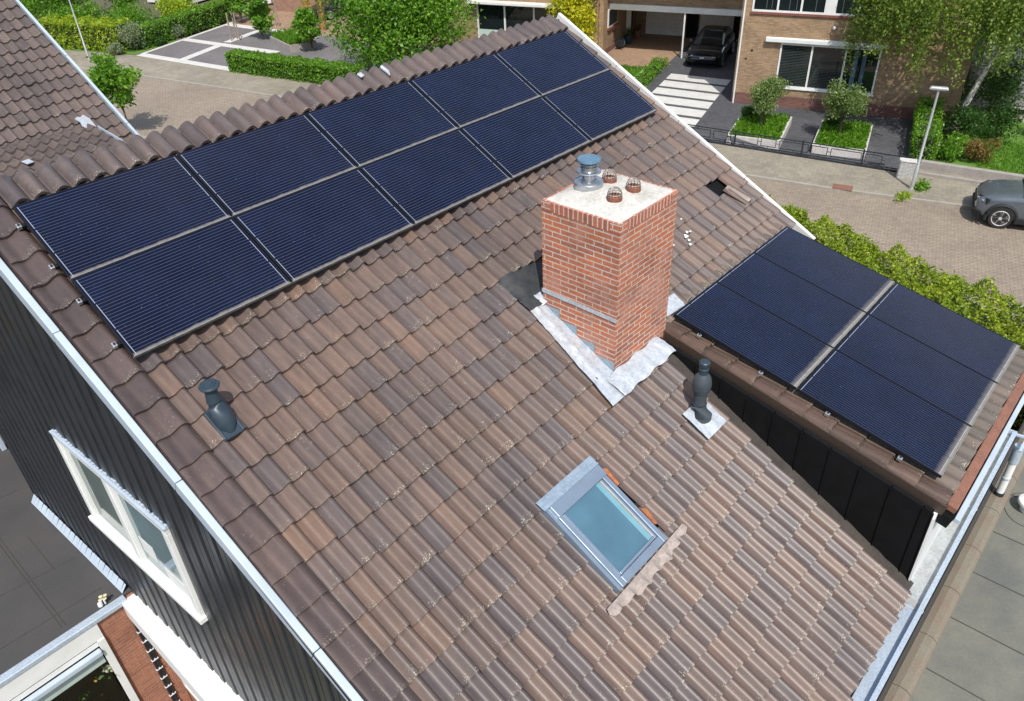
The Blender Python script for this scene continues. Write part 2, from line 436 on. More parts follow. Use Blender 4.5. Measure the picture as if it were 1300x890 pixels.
M['pave'] = paver('concrete pavement', (.265,.235,.180), (.220,.195,.152), (.185,.165,.125), .3, .3, .010, rot=RS, big=.16, big2=(.30,.265,.195))
M['kerb'] = pm('concrete kerb', (.34,.31,.26), (.24,.215,.175), 2.0, .9, fine=20)
M['soil'] = pm('garden soil', (.10,.085,.05), (.07,.085,.03), .6, .95, fine=6)
M['patio'] = paver('clay patio', (.33,.225,.150), (.27,.175,.115), (.17,.12,.08), .2, .1, .008, rot=RS, big=.15)
M['dark_pave'] = paver('dark grey paving', (.075,.076,.082), (.10,.10,.105), (.04,.04,.043), .2, .1, .008, rot=RS, big=.2)
M['dark_slab'] = paver('dark slab', (.150,.138,.136), (.175,.16,.157), (.10,.093,.092), .3, .1, .006, rot=RS, big=.15)
M['light_slab'] = pm('light concrete slab', (.56,.55,.51), (.46,.45,.42), 2, .85, fine=20)
M['white_slab'] = pm('white paving band', (.56,.54,.50), (.46,.44,.41), 2, .85, fine=14)
M['planter'] = pm('pale concrete planter', (.56,.53,.50), (.44,.42,.40), 4, .8, fine=20)
M['lawn'] = pm('lawn', (.10,.20,.025), (.075,.16,.02), 1.5, .9, fine=30, bump=.5)
M['iron'] = pm('dark blue iron', (.030,.036,.046), None, 6, .45, .3)
M['pole'] = pm('galvanised pole', (.52,.53,.53), (.42,.43,.43), 5, .45, .5)
M['bark'] = pm('bark', (.13,.095,.065), (.085,.06,.042), 20, .9, bump=.5)
M['birch_bark'] = pm('birch bark', (.55,.52,.47), (.16,.14,.12), 9, .8, lo=.5, hi=.62)
M['stake'] = pm('grey stake', (.33,.26,.20), (.24,.18,.13), 12, .85)
M['car_grey'] = pm('blue grey car paint', (.10,.118,.135), (.106,.125,.142), 2, .25, .25, coat=1.0)
M['car_black'] = pm('black car paint', (.006,.008,.014), None, 2, .12, .2, coat=1.0)
M['car_glass'] = glass('car glass', (.012,.015,.016), .03, .7)
M['tyre'] = pm('tyre', (.022,.022,.023), None, 12, .8)
M['rim'] = pm('alloy', (.62,.60,.60), (.52,.50,.50), 12, .45, .3)
M['black_plastic'] = pm('black plastic', (.018,.018,.019), None, 8, .6)
M['lamp_clear'] = pm('clear lamp', (.75,.78,.80), None, 8, .15)
M['mark_white'] = pm('pale mark', (.72,.72,.70), None, 8, .5)
M['yellow'] = pm('yellow plastic', (.75,.42,.03), None, 8, .5)
M['teal'] = pm('teal plastic', (.03,.22,.20), None, 8, .5)
M['terracotta'] = pm('terracotta', (.30,.13,.09), None, 8, .8)
M['flower_y'] = pm('ochre flowers', (.45,.25,.08), None, 30, .8)
M['flower_w'] = pm('white flowers', (.75,.74,.70), None, 30, .8)
M['grey_wood'] = pm('weathered wood slats', (.42,.42,.38), (.3,.3,.27), 6, .8)
M['stone_wall'] = pm('grey garden wall', (.33,.30,.27), (.24,.215,.19), 4, .9, fine=24)
L_ = {
 'tree': leaf_mat('tree leaves', (.055,.145,.015), (.125,.28,.026), (.23,.40,.05)),
 'hedge': leaf_mat('hedge leaves', (.06,.155,.014), (.125,.28,.024), (.22,.39,.045)),
 'lime': leaf_mat('lime leaves', (.13,.23,.015), (.27,.38,.026), (.44,.50,.05)),
 'gold': leaf_mat('golden leaves', (.22,.26,.012), (.44,.44,.018), (.60,.56,.04)),
 'olive': leaf_mat('olive leaves', (.10,.155,.050), (.18,.26,.085), (.30,.38,.16)),
 'birch': leaf_mat('birch leaves', (.07,.125,.020), (.16,.24,.040), (.29,.36,.08)),
 'dark': leaf_mat('dark shrub leaves', (.024,.065,.014), (.05,.12,.024), (.09,.18,.04)),
 'front': leaf_mat('front hedge leaves', (.11,.17,.014), (.25,.34,.028), (.42,.47,.07)),
 'red': leaf_mat('red leaves', (.10,.06,.02), (.17,.11,.035), (.24,.19,.06)),
 'silver': leaf_mat('silver leaves', (.12,.17,.10), (.22,.27,.18), (.36,.39,.30)),
 'grassy': leaf_mat('grass blades', (.06,.16,.012), (.12,.27,.02), (.20,.36,.04)),
}

# ------------------------------------------------------------------ foliage
def leaf_object(name, pts, size, mat, parent=None, clump=None, flat=.35, world=False, aspect=.55, droop=0.0):
    pts = np.asarray(pts, float); N = len(pts)
    nrm = rng.normal(size=(N,3)); nrm[:,2] = np.abs(nrm[:,2])*(.6+flat) ; nrm /= np.linalg.norm(nrm, axis=1)[:,None]
    a = rng.normal(size=(N,3)); a[:,2] -= droop*2
    a -= (a*nrm).sum(1)[:,None]*nrm; a /= np.linalg.norm(a, axis=1)[:,None]
    b = np.cross(nrm, a)
    sz = size*rng.uniform(.65, 1.35, N)[:,None]
    v = np.empty((N,4,3)); fold = nrm*sz*.12
    v[:,0] = pts - a*sz*.5; v[:,1] = pts + b*sz*.5*aspect + fold; v[:,2] = pts + a*sz*.5; v[:,3] = pts - b*sz*.5*aspect + fold
    me = bpy.data.meshes.new(name)
    me.vertices.add(N*4); me.vertices.foreach_set('co', v.ravel())
    me.loops.add(N*4); me.loops.foreach_set('vertex_index', np.arange(N*4))
    me.polygons.add(N); me.polygons.foreach_set('loop_start', np.arange(N)*4)
    me.update(calc_edges=True)
    r = np.repeat(rng.uniform(0,1,N), 4); at = me.attributes.new('rnd', 'FLOAT', 'POINT'); at.data.foreach_set('value', r)
    cl = np.repeat(clump if clump is not None else rng.uniform(.3,.7,N), 4); at = me.attributes.new('clump', 'FLOAT', 'POINT'); at.data.foreach_set('value', cl)
    me.materials.append(mat)
    o = bpy.data.objects.new(name, me); C.objects.link(o)
    if parent: attach(o, parent, world)
    return o
def blob_pts(centers, radii, n, shell=.45, squash=.8):
    K = len(centers); centers = np.asarray(centers, float); radii = np.asarray(radii, float)
    wgt = radii**2/np.sum(radii**2); idx = rng.choice(K, n, p=wgt)
    d = rng.normal(size=(n,3)); d /= np.linalg.norm(d, axis=1)[:,None]
    r = 1 - shell*rng.uniform(0,1,n)**1.6
    r *= 1 + .13*rng.normal(size=n)
    d[:,2] *= squash
    p = centers[idx] + d*(radii[idx]*r)[:,None]
    cl = rng.uniform(0,1,K)[idx]
    return p, np.clip(cl*.75 + .25*rng.uniform(0,1,n), 0, 1)
def hedge_pts(x0, x1, y0, y1, z1, n, rough=.10):
    A = [(x1-x0)*(y1-y0), (x1-x0)*z1, (x1-x0)*z1, (y1-y0)*z1, (y1-y0)*z1]; A = np.array(A)/sum(A)
    k = rng.choice(5, n, p=A); a = rng.uniform(0,1,(n,3)); dep = np.abs(rng.normal(0, .06, n))
    p = np.column_stack([x0+(x1-x0)*a[:,0], y0+(y1-y0)*a[:,1], z1*a[:,2]])
    p[k==0,2] = z1-dep[k==0]; p[k==1,1] = y0+dep[k==1]; p[k==2,1] = y1-dep[k==2]; p[k==3,0] = x0+dep[k==3]; p[k==4,0] = x1-dep[k==4]
    w_ = np.sin(p[:,0]*4.1+p[:,1]*2.3)*.5+np.sin(p[:,0]*9.7-p[:,2]*7)*.3+np.sin(p[:,1]*8.3+p[:,2]*5)*.3
    ctr = np.array([(x0+x1)/2, (y0+y1)/2, z1*.5]); half = np.array([(x1-x0)/2, (y1-y0)/2, z1*.5])
    p += (p-ctr)/half*rough*w_[:,None] + rng.normal(0, .035, (n,3))
    return p, np.clip(.5+.4*w_+.15*rng.normal(size=n), 0, 1)
def hedge(name, label, loc, rz, L, W, H, n, mat, leaf=.11, group=None, rough=.09):
    t = thing(name, label, 'hedge', loc, rz, group)
    p, cl = hedge_pts(-L/2, L/2, -W/2, W/2, H, n, rough)
    leaf_object('foliage', p, leaf, mat, t, cl)
    m = MB()
    for i in range(max(3, int(L*3))):
        x = -L/2+.15+(L-.3)*i/max(2, int(L*3)-1)
        m.tube([(x, 0, -.02), (x+.05, W*.15*math.sin(i*2.1), H*.45), (x-.04, W*.25*math.cos(i*1.7), H*.85)], [.03,.022,.008], 6)
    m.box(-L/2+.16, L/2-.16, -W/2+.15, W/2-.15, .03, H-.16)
    m.build('branches', M_twig, t)
    return t
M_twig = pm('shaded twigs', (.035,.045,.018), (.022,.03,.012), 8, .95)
def tree(name, label, loc, height, trunk_h, rad_xy, n, leafmat, leaf=.16, nblob=22, bark=None, trunk_r=.12, cat='tree', lean=(0,0), squash=.75, shell=.55, zlow=None, group=None, blob=.38, seed=1):
    t = thing(name, label, cat, loc, random.uniform(0, 6.28), group)
    R = np.random.default_rng(seed)
    zc = (trunk_h+height)/2; hz = (height-trunk_h)/2
    cs = []; rs = []
    for i in range(nblob):
        d = R.normal(size=3); d /= np.linalg.norm(d); q = R.uniform(.25, .85)
        cs.append((d[0]*rad_xy*q+lean[0], d[1]*rad_xy*q+lean[1], zc + d[2]*hz*q)); rs.append(rad_xy*blob*R.uniform(.7, 1.15))
    p, cl = blob_pts(cs, rs, n, shell, squash)
    leaf_object('crown', p, leaf, leafmat, t, cl)
    m = MB()
    top = Vector((lean[0]*.6, lean[1]*.6, zc))
    m.tube([(0,0,-.05), (lean[0]*.15+.03, lean[1]*.15, trunk_h*.6), top*.8, top], [trunk_r*1.3, trunk_r, trunk_r*.7, trunk_r*.35], 8)
    for i in range(min(12, nblob)):
        a = Vector((lean[0]*.3, lean[1]*.3, trunk_h*(.8+.3*(i % 3)))); b = Vector(cs[i])
        m.tube([a, a.lerp(b, .5)+Vector((0,0,.08)), b], [trunk_r*.5, trunk_r*.3, trunk_r*.1], 5)
    m.build('trunk', bark or M['bark'], t, smooth=True)
    return t
def shrub(name, label, loc, r, h, n, mat, leaf=.1, cat='shrub', group=None, nb=7, seed=1):
    t = thing(name, label, cat, loc, 0, group)
    R = np.random.default_rng(seed); cs = []; rs = []
    for i in range(nb):
        a = R.uniform(0, 6.28); q = R.uniform(.1, .6)*r
        cs.append((q*math.cos(a), q*math.sin(a), h*R.uniform(.35, .72))); rs.append(min(r*.6, h*.45)*R.uniform(.75, 1.1))
    p, cl = blob_pts(cs, rs, n, .5, .85)
    p[:,2] = np.maximum(p[:,2], .02)
    leaf_object('foliage', p, leaf, mat, t, cl)
    m = MB()
    for i, c in enumerate(cs): m.tube([(.05*math.cos(i), .05*math.sin(i), -.03), (c[0]*.5, c[1]*.5, c[2]*.6), c], [.025,.018,.006], 5)
    m.build('stems', M['bark'], t)
    return t
def grass_patch(name, x0, x1, y0, y1, z, n, mat, size=.16, loc=(0,0,0), rz=0.0):
    p = np.column_stack([rng.uniform(x0,x1,n), rng.uniform(y0,y1,n), z+np.abs(rng.normal(0,.05,n))])
    w_ = np.sin(p[:,0]*3)+np.sin(p[:,1]*4+p[:,0])
    o = leaf_object(name, p, size, mat, None, np.clip(.5+.2*w_+.2*rng.normal(size=n),0,1), flat=-.4, aspect=.3, droop=-.7)
    o.location = loc; o.rotation_euler = (0,0,rz); tag(o, kind='stuff')
    return o

# ------------------------------------------------------------------ roof tiles
_tu = np.linspace(-.1, 1.1, 121)
_th = np.interp(_tu, (-.1,.0,.06,.14,.26,.36,.47,.60,.73,.84,.94,1.0,1.1), (.016,.012,.010,.006,.003,.004,.014,.040,.062,.064,.044,.018,.006))
_th = np.convolve(np.pad(_th, 8, 'edge'), np.ones(17)/17, 'valid')
def tile_h(u): return float(np.interp(u, _tu, _th))
def tiles(name, F, mat, cells, wd, ga, parent, prof=None, amp=.052, over=.07, tilt=.040, nx=25, o0=-.056, verge=False, world=True, seed=3, jit=1.0, drift=0.0):
    """cells: list of (x left edge, s lower edge). Each roof tile is its own lapped shell inside one roof surface."""
    R = np.random.default_rng(seed)
    us = np.linspace(0, 1, nx)
    if prof is None:
        def prof(u):
            return amp/.052*tile_h(u)
    pz = np.array([prof(u) for u in us])
    ls = [(0.0, 0.0), (.5, .45), (1.0, 1.0)]
    V = []; Fc = []; A = []; Tu = []
    for (x, sb) in cells:
        r = R.uniform(0,1); tid = R.uniform(0,100)
        jo, js, jx, jr = R.normal(0,.0028)*jit, R.normal(0,.007)*jit, R.normal(0,.0028)*jit, R.normal(0,.010)*jit
        base = len(V)
        for li, (t, k) in enumerate(ls):
            S = sb + js - (ga+over)*(1-t)
            for u, z in zip(us, pz):
                xx = x + wd*u*1.015 + jx + jr*(t-.5)*.3 + drift*(S)
                V.append(F(xx, S, o0 + z + jo + tilt*t - .004)); A.append(r); Tu.append((u, t, tid))
        for u, z in zip(us, pz):
            V.append(F(x + wd*u*1.015 + jx + jr*.15 + drift*(sb), sb+js+.0005, o0 + z + jo + tilt - .008)); A.append(r); Tu.append((u, 1.3, tid))
        for u, z in zip(us, pz):                       # the nose, tucked down to the tile below
            V.append(F(x + wd*u*1.015 + jx + jr*.15 + drift*(sb), sb+js+.001, o0 + z*.9 + jo + tilt - .036)); A.append(r); Tu.append((u, 1.3, tid))
        for li in range(4):
            for i in range(nx-1):
                a = base+li*nx+i
                Fc.append((a+nx, a+nx+1, a+1, a))
        # right edge, down to the pan of the next tile
        e = len(V)
        for (t, k) in ls:
            S = sb + js - (ga+over)*(1-t)
            V.append(F(x + wd*1.015 + jx + .002 + drift*(S), S, o0 + jo + tilt*t - .02)); A.append(r); Tu.append((1.0, t, tid))
        for li in range(2):
            a = base+li*nx+nx-1
            Fc.append((a, a+nx, e+li+1, e+li))
    me = bpy.data.meshes.new(name)
    me.from_pydata([tuple(p) for p in V], [], Fc)
    at = me.attributes.new('rnd', 'FLOAT', 'POINT'); at.data.foreach_set('value', A)
    at = me.attributes.new('tuv', 'FLOAT_VECTOR', 'POINT'); at.data.foreach_set('vector', np.array(Tu, float).ravel())
    sm = np.ones(len(Fc), bool); me.polygons.foreach_set('use_smooth', sm)
    me.materials.append(mat)
    me.update()
    try: me.set_sharp_from_angle(angle=rad(35))
    except Exception: pass
    o = bpy.data.objects.new(name, me); C.objects.link(o)
    if parent: attach(o, parent, world)
    return o
#BODY
# ================================================================== the tiled house
house = thing('tiled_house', 'big house with brown tiled roof, red brick chimney and black clad gable, filling the foreground', 'house', (-2, -3, G))
W_ = dict(world=True)
EA, GA, TW = 7.97, .3233, .197
rows = [EA - GA*k for k in range(0, 28)]
cells = []; ridge = []
for k in range(0, 25): pass
for k in range(-20, 24):
    x1 = -1.296 - TW*k; x0 = x1 - TW
    if x0 < -6.07 or x1 > 2.70: continue
    for sb in rows:
        st_ = sb - GA
        xm, sm_ = (x0+x1)/2, sb-GA/2
        if x1 > -1.25 and sb > 4.15: continue                       # dormer stands here
        if -3.95 < xm < -3.12 and 4.74 < sm_ < 5.82: continue        # roof window
        if -2.36 < xm < -1.0 and 2.47 < sm_ < 3.12: continue         # opened tiles above the chimney
        if -2.0 < xm < -1.0 and 3.05 < sm_ < 4.0: continue           # inside the chimney
        if -2.2 < xm < -1.0 and 2.85 < sm_ < 4.22: continue           # under the chimney lead
        if 1.86 < xm < 2.26 and 2.80 < sm_ < 3.1: continue           # one slipped tile
        if sb < -.6: ridge.append((x0, sb)); continue
        cells.append((x0, sb))
roof = tiles('roof', RF, M['tile'], cells, TW, GA, house)
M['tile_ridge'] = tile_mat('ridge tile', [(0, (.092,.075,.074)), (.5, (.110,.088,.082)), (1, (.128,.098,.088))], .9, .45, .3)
tiles('ridge_tiles', RF, M['tile_ridge'], ridge, TW, GA, roof, prof=lambda u: -.004 + .082*max(0, math.sin(math.pi*min(1, max(0, (u-.10)/.88))))**.8, o0=-.045, seed=8, world=False)
mb = MB()
mb.poly([RF(-6.34,8.0,-.075), RF(-1.2,8.0,-.075), RF(-1.2,4.0,-.075), RF(2.72,4.0,-.075), RF(2.72,-1.02,-.075), RF(-6.40,-1.02,-.075)])
mb.build('underlay', M['black_board'], roof)
# the slipped tile lies crooked below the gap
tiles('loose_tile', lambda X,S,o: RF(X+(S-3.1)*.16, S+(X-2.1)*-.10, o+.03), M['tile'], [(2.10, 3.40)], TW, GA, roof, seed=9, world=False)
# left verge tiles, wide and glazed, and the last pieces at the ridge
_vu = np.linspace(0, 1, 101)
_vh = np.interp(_vu, (0,.06,.16,.28,.40,.52,.66,.78,.88,.96,1.0), (.012,.020,.022,.008,-.002,.014,.056,.074,.066,.036,.010))
_vh = np.convolve(np.pad(_vh, 6, 'edge'), np.ones(13)/13, 'valid')
def vprof(u):
    if u < .04: return -.075 + .085*(u/.04)
    return float(np.interp(u, _vu, _vh))
tiles('verge_tiles', RF, M['tile_verge'], [(-6.352, sb) for sb in rows], .318, GA, roof, prof=vprof, nx=26, o0=-.045, seed=5, world=False, drift=.014)
mb = MB()
def vx(S): return -6.375 + .0175*(S+.2)
n_ = 5; SS = np.linspace(-1.1, 8.05, n_+1)
for i in range(n_):
    a, b = SS[i], SS[i+1]-.006
    mb.hexa([RF(vx(a)-.06,a,-.19), RF(vx(b)-.06,b,-.19), RF(vx(b)+.006,b,-.19), RF(vx(a)+.006,a,-.19),
             RF(vx(a)-.06,a,-.035), RF(vx(b)-.06,b,-.035), RF(vx(b)+.006,b,-.035), RF(vx(a)+.006,a,-.035)])
mb.build('verge_trim', M['white_metal'], roof, bevel=.008)
mb = MB()
SS = np.linspace(-1.12, 4.45, 5)
for i in range(4):
    a, b = SS[i], SS[i+1]-.006
    def rx(S): return 2.775 - .022*(S+1)
    mb.hexa([RF(rx(a)-.04,a,-.2), RF(rx(b)-.04,b,-.2), RF(rx(b)+.02,b,-.2), RF(rx(a)+.02,a,-.2),
             RF(rx(a)-.04,a,.035), RF(rx(b)-.04,b,.035), RF(rx(b)+.02,b,.035), RF(rx(a)+.02,a,.035)])
mb.build('verge_trim', M['white'], roof, bevel=.01)
# back slope (falls away behind the ridge)
yr, zr = RF(0,-1.07,-.03).y, RF(0,-1.07,-.03).z
bk = lambda X, S, o=0: Vector((X, yr + S*c_ + o*s_, zr - S*s_ + o*c_))
mb = MB(); mb.fbox(lambda a,b,o: bk(a,b,o), -6.40, 2.74, 0.0, 3.9, -.12, -.01)
mb.build('back_slope', M['tile_far'], roof)
mb = MB()                                                           # mortar crumbs and lead under the ridge rolls
mb.prism([RF(-1.12,-1.10,.0),RF(-1.07,-1.12,.0),RF(-1.05,-.98,.0),RF(-1.10,-.90,.0)], RF(0,0,.045)-RF(0,0,0))
mb.build('ridge_mortar', M['lead'], roof, bevel=.015)
mb = MB(); mb.prism([RF(-1.52,-1.10,.0),RF(-1.44,-1.11,.0),RF(-1.43,-1.03,.0),RF(-1.50,-1.02,.0)], RF(0,0,.035)-RF(0,0,0)); mb.build('ridge_mortar', M['lead'], roof, bevel=.015)

# ---- bodies below the roof
mb = MB()
zf = -3.85
mb.box(-6.2, 2.62, -7.10, -6.98, G, zf)                              # black clad front
front = mb.build('front_wall', M['black_clad'], house, **W_)
mb = MB(); mb.poly([(2.62,-7.0,G),(2.62,4.2,G),(2.62,4.2,-1.3),(2.62,yr,zr-.12),(2.62,-7.0,zr-.12-(yr+7.0)*s_/c_)])
mb.poly([(-6.5,4.2,G),(2.62,4.2,G),(2.62,4.2,-1.3),(-6.5,4.2,-1.3)])
mb.build('side_wall', M['red_brick'], house, **W_)
# ---- ribbed gable
PH = rad(2.5)
def wx(y): return -6.385 - math.tan(PH)*y
def zt(y): return (.5248*y - .10) if y < yr else (zr - .5248*(y-yr) - .13)
def zb(y): return -5.56 if y > 1.28 else -5.60
WY0, WY1, WZ0, WZ1 = -1.19, 1.22, -3.98, -2.55
mb = MB(); y = -7.1; pitch = .268
def strip(ya, yb, da, db, z0a, z0b, z1a, z1b):
    mb.add([(wx(ya)+da,ya,z0a),(wx(yb)+db,yb,z0b),(wx(yb)+db,yb,z1b),(wx(ya)+da,ya,z1a)], [(0,1,2,3)])
while y < 4.25:
    for fa, fb, da, db in ((0,.32,.0,.0),(.32,.37,0,.045),(.37,.45,.045,.045),(.45,.50,.045,.012),(.50,.83,.012,.012),(.83,.88,.012,.055),(.88,.96,.055,.055),(.96,1.0,.055,0)):
        ya, yb = y+fa*pitch, y+fb*pitch
        if ya < 1.28 < yb: yb = yb
        if yb > WY0 and ya < WY1:
            strip(ya,yb,da,db,zb(ya),zb(ya),WZ0,WZ0); strip(ya,yb,da,db,WZ1,WZ1,zt(ya),zt(yb))
        else: strip(ya,yb,da,db,zb(ya),zb(ya),max(zb(ya),zt(ya)),max(zb(ya),zt(yb)))
    y += pitch
gable = mb.build('gable_wall', M['black_clad'], house, **W_)
mb = MB()                                                           # return at the back corner
mb.box(wx(4.2)-.0, -6.2, 4.18, 4.26, -5.56, zt(4.2)); mb.build('corner_trim', M['black_clad'], gable)
mb = MB()
N = 60
for i in range(N):
    ya = 1.40 + (4.30-1.40)*i/N; yb = 1.40 + (4.30-1.40)*(i+1)/N; wv = .022*abs(math.sin(i*math.pi*22/N))+.010
    mb.add([(wx(ya)-.10,ya,-5.535),(wx(yb)-.10,yb,-5.535),(wx(yb)-.012,yb,-5.44+wv),(wx(ya)-.012,ya,-5.44+wv)], [(0,1,2,3)])
mb.build('wall_flashing', M['white_metal'], gable)
mb = MB(); mb.box(-6.50,-6.42, 6.0, 6.1, -5.54, -4.2); mb.build('white_corner_strip', M['white_metal'], gable, bevel=.01)
mb = MB()                                                           # brick storey under the cladding
for (a,b,z0,z1) in ((-7.0,-2.2,G,-5.6),(-2.2,1.28,-6.0,-5.6),(-2.2,1.28,G,-7.7),(1.10,1.28,-7.7,-6.0)):
    mb.box(wx(0)+.02, wx(0)+.25, a, b, z0, z1)
mb.build('lower_wall', M['red_brick'], house, **W_)
wl = MB(); X = wx(0)-.0
wl.box(X-.02,X+.06,-2.2,1.12,-6.08,-6.0); wl.box(X-.02,X+.06,-2.2,1.12,-7.72,-7.62)
for yy in (1.05,-.5,-2.2): wl.box(X-.021,X+.061,yy,yy+.08,-7.62,-6.08)
lw = wl.build('window', M['white'], house, bevel=.006, **W_)
mb = MB(); mb.box(X+.02,X+.03,-2.2,1.1,-7.65,-6.05); mb.build('pane', M['glass_green'], lw)
mb = MB()                                                           # white box beam over it
mb.box(-6.63, -6.30, -8.2, 1.298, -5.90, -5.545)
mb.build('white_beam', M['white'], house, bevel=.02, **W_)
# window in the gable
mb = MB()
fx = lambda y, d: wx(y) - d
def wbar(y0,y1,z0,z1,d0=-.05,d1=.035,mi=0):
    mb.hexa([(fx(y0,d1),y0,z0),(fx(y0,d0),y0,z0),(fx(y1,d0),y1,z0),(fx(y1,d1),y1,z0),(fx(y0,d1),y0,z1),(fx(y0,d0),y0,z1),(fx(y1,d0),y1,z1),(fx(y1,d1),y1,z1)], mi)
wbar(WY0-.05,WY1+.05,WZ1-.055,WZ1+.02); wbar(WY0-.08,WY1+.08,WZ0-.03,WZ0+.045,-.05,.075)
wbar(WY0-.05,WY0+.05,WZ0+.046,WZ1-.056); wbar(WY1-.05,WY1+.05,WZ0+.046,WZ1-.056)
wbar(.02,.14,WZ0+.046,WZ1-.056,-.05,.03)
for a,b in ((WY0+.05,.02),(.14,WY1-.05)):
    wbar(a,b,WZ0+.047,WZ0+.10,-.05,.018); wbar(a,b,WZ1-.10,WZ1-.057,-.05,.018); wbar(a,a+.05,WZ0+.101,WZ1-.101,-.05,.018); wbar(b-.05,b,WZ0+.101,WZ1-.101,-.05,.018)
win = mb.build('window', M['white'], house, bevel=.006, **W_)
mb = MB(); wbar(WY0-.06,WY1+.06,WZ1+.022,WZ1+.045,-.03,.045)
N = 40
for i in range(N):
    ya = WY0-.06+(WY1-WY0+.12)*i/N; yb = ya+(WY1-WY0+.12)/N*.7
    wbar(ya,yb,WZ1+.051,WZ1+.058+.03*rng.uniform(0,1)**2,-.01,.015)
mb.build('window_flashing', M['white_metal'], win)
mb = MB(); wbar(.185,WY1-.095,WZ0+.09,WZ1-.09,-.03,-.02); mb.build('pane', M['glass_green'], win)
mb = MB(); wbar(WY0+.095,-.025,WZ0+.09,WZ1-.09,-.03,-.02); mb.build('pane', M['glass_blue'], win)
mb = MB(); wbar(-1.05,-.55,WZ0+.11,WZ0+.34,-.019,-.014); wbar(-.4,-.1,WZ0+.3,WZ0+.55,-.019,-.015); mb.build('blind', M['white'], win)

# ---- flat extension on the left
ext = MB(); Y1 = 1.30
ext.box(-14, -7.06, Y1, Y1+.25, -5.9, -5.56); ext.box(-7.02, -6.37, Y1, Y1+.25, G, -5.585); ext.box(-14, -7.02, Y1+.03, Y1+.25, G, -7.6)
ext.box(-14,-13.8,Y1+.3,12,G,-5.6); ext.box(-13.8,-6.6,11.8,12,G,-5.6)
ex = ext.build('extension', M['red_brick'], house, **W_)
mb = MB(); mb.box(-14, -6.40, Y1+.07, 4.299, -5.66, -5.55); mb.box(-14, -4.6, 4.3, 12, -5.66, -5.55)
fr = mb.build('flat_roof', M['bitumen'], ex)
mb = MB()
for (p, q_) in (((-7.35,1.5),(-7.35,8)),((-7.30,1.5),(-7.30,8)),((-9.1,2.9),(-6.7,2.6)),((-9.4,5.0),(-6.7,4.8)),((-8.2,1.45),(-8.1,4)),((-10.5,1.9),(-6.7,1.75)),((-7.0,2.6),(-7.0,3.6))):
    mb.bar((*p,-5.546),(*q_,-5.547),.008,.005)
mb.build('roof_seams', M['bitumen_seam'], ex)
mb = MB(); mb.box(-14, -6.55, Y1-.06, Y1+.07, -5.60, -5.52); mb.build('roof_edge_trim', M['zinc'], ex, bevel=.012)
mb = MB(); mb.box(-14, -7.0, Y1-.045, Y1-.003, -5.90, -5.602); mb.build('fascia', M['white'], ex, bevel=.006)
mb = MB()
mb.box(-7.10,-7.0,Y1-.06,Y1-.004,-7.7,-5.902); mb.box(-14,-7.102,Y1-.03,Y1+.02,-7.7,-7.58); mb.box(-14,-7.102,Y1-.03,Y1+.02,-6.02,-5.93); mb.box(-9.6,-9.5,Y1-.03,Y1+.02,-7.58,-6.02)
mb.build('window_frame', M['white'], ex, bevel=.006)
kg = NT('clear window glass'); gl_ = kg.n('ShaderNodeBsdfGlossy'); gl_.inputs['Roughness'].default_value = .03; tr_ = kg.n('ShaderNodeBsdfTransparent'); tr_.inputs[0].default_value = (.86,.93,.90,1)
fr_ = kg.n('ShaderNodeFresnel'); fr_.inputs[0].default_value = 1.5; mx_ = kg.n('ShaderNodeMixShader')
kg.l(kg.math('ADD', fr_.outputs[0], .06), mx_.inputs[0]); kg.l(tr_.outputs[0], mx_.inputs[1]); kg.l(gl_.outputs[0], mx_.inputs[2]); kg.l(mx_.outputs[0], kg.out.inputs[0])
mb = MB(); mb.box(-13.9,-7.12,Y1+.0,Y1+.006,-7.6,-5.95); mb.build('window_pane', kg.m, ex)
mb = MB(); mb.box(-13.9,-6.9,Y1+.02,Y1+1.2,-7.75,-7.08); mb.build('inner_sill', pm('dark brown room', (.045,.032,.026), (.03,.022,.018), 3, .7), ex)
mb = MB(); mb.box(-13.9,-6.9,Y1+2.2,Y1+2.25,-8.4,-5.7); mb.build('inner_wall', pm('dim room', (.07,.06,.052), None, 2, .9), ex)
mb = MB(); mb.box(-14,-7.11,Y1-.12,Y1-.032,-6.13,-6.03); mb.build('blind_box', M['white_metal'], ex, bevel=.02)
mb = MB(); mb.box(-14,-7.12,Y1-.028,Y1-.005,-6.36,-6.14); mb.build('awning_cloth', pm('pale green awning', (.42,.50,.46), (.34,.42,.39), 2, .5), ex)
mb = MB()
mb.tube([(-6.60,Y1-.03,-5.62),(-6.60,Y1-.03,G)],.018,8); mb.tube([(-6.55,Y1-.03,-5.62),(-6.55,Y1-.03,G)],.018,8)
cdt = mb.build('conduit', M['iron'], ex, smooth=True)
for i in range(10):
    mb = MB(); mb.box(-6.625,-6.525,Y1-.052,Y1-.01,-6.25-.23*i,-6.235-.23*i); mb.build('conduit_clip', M['lamp_clear'], ex)

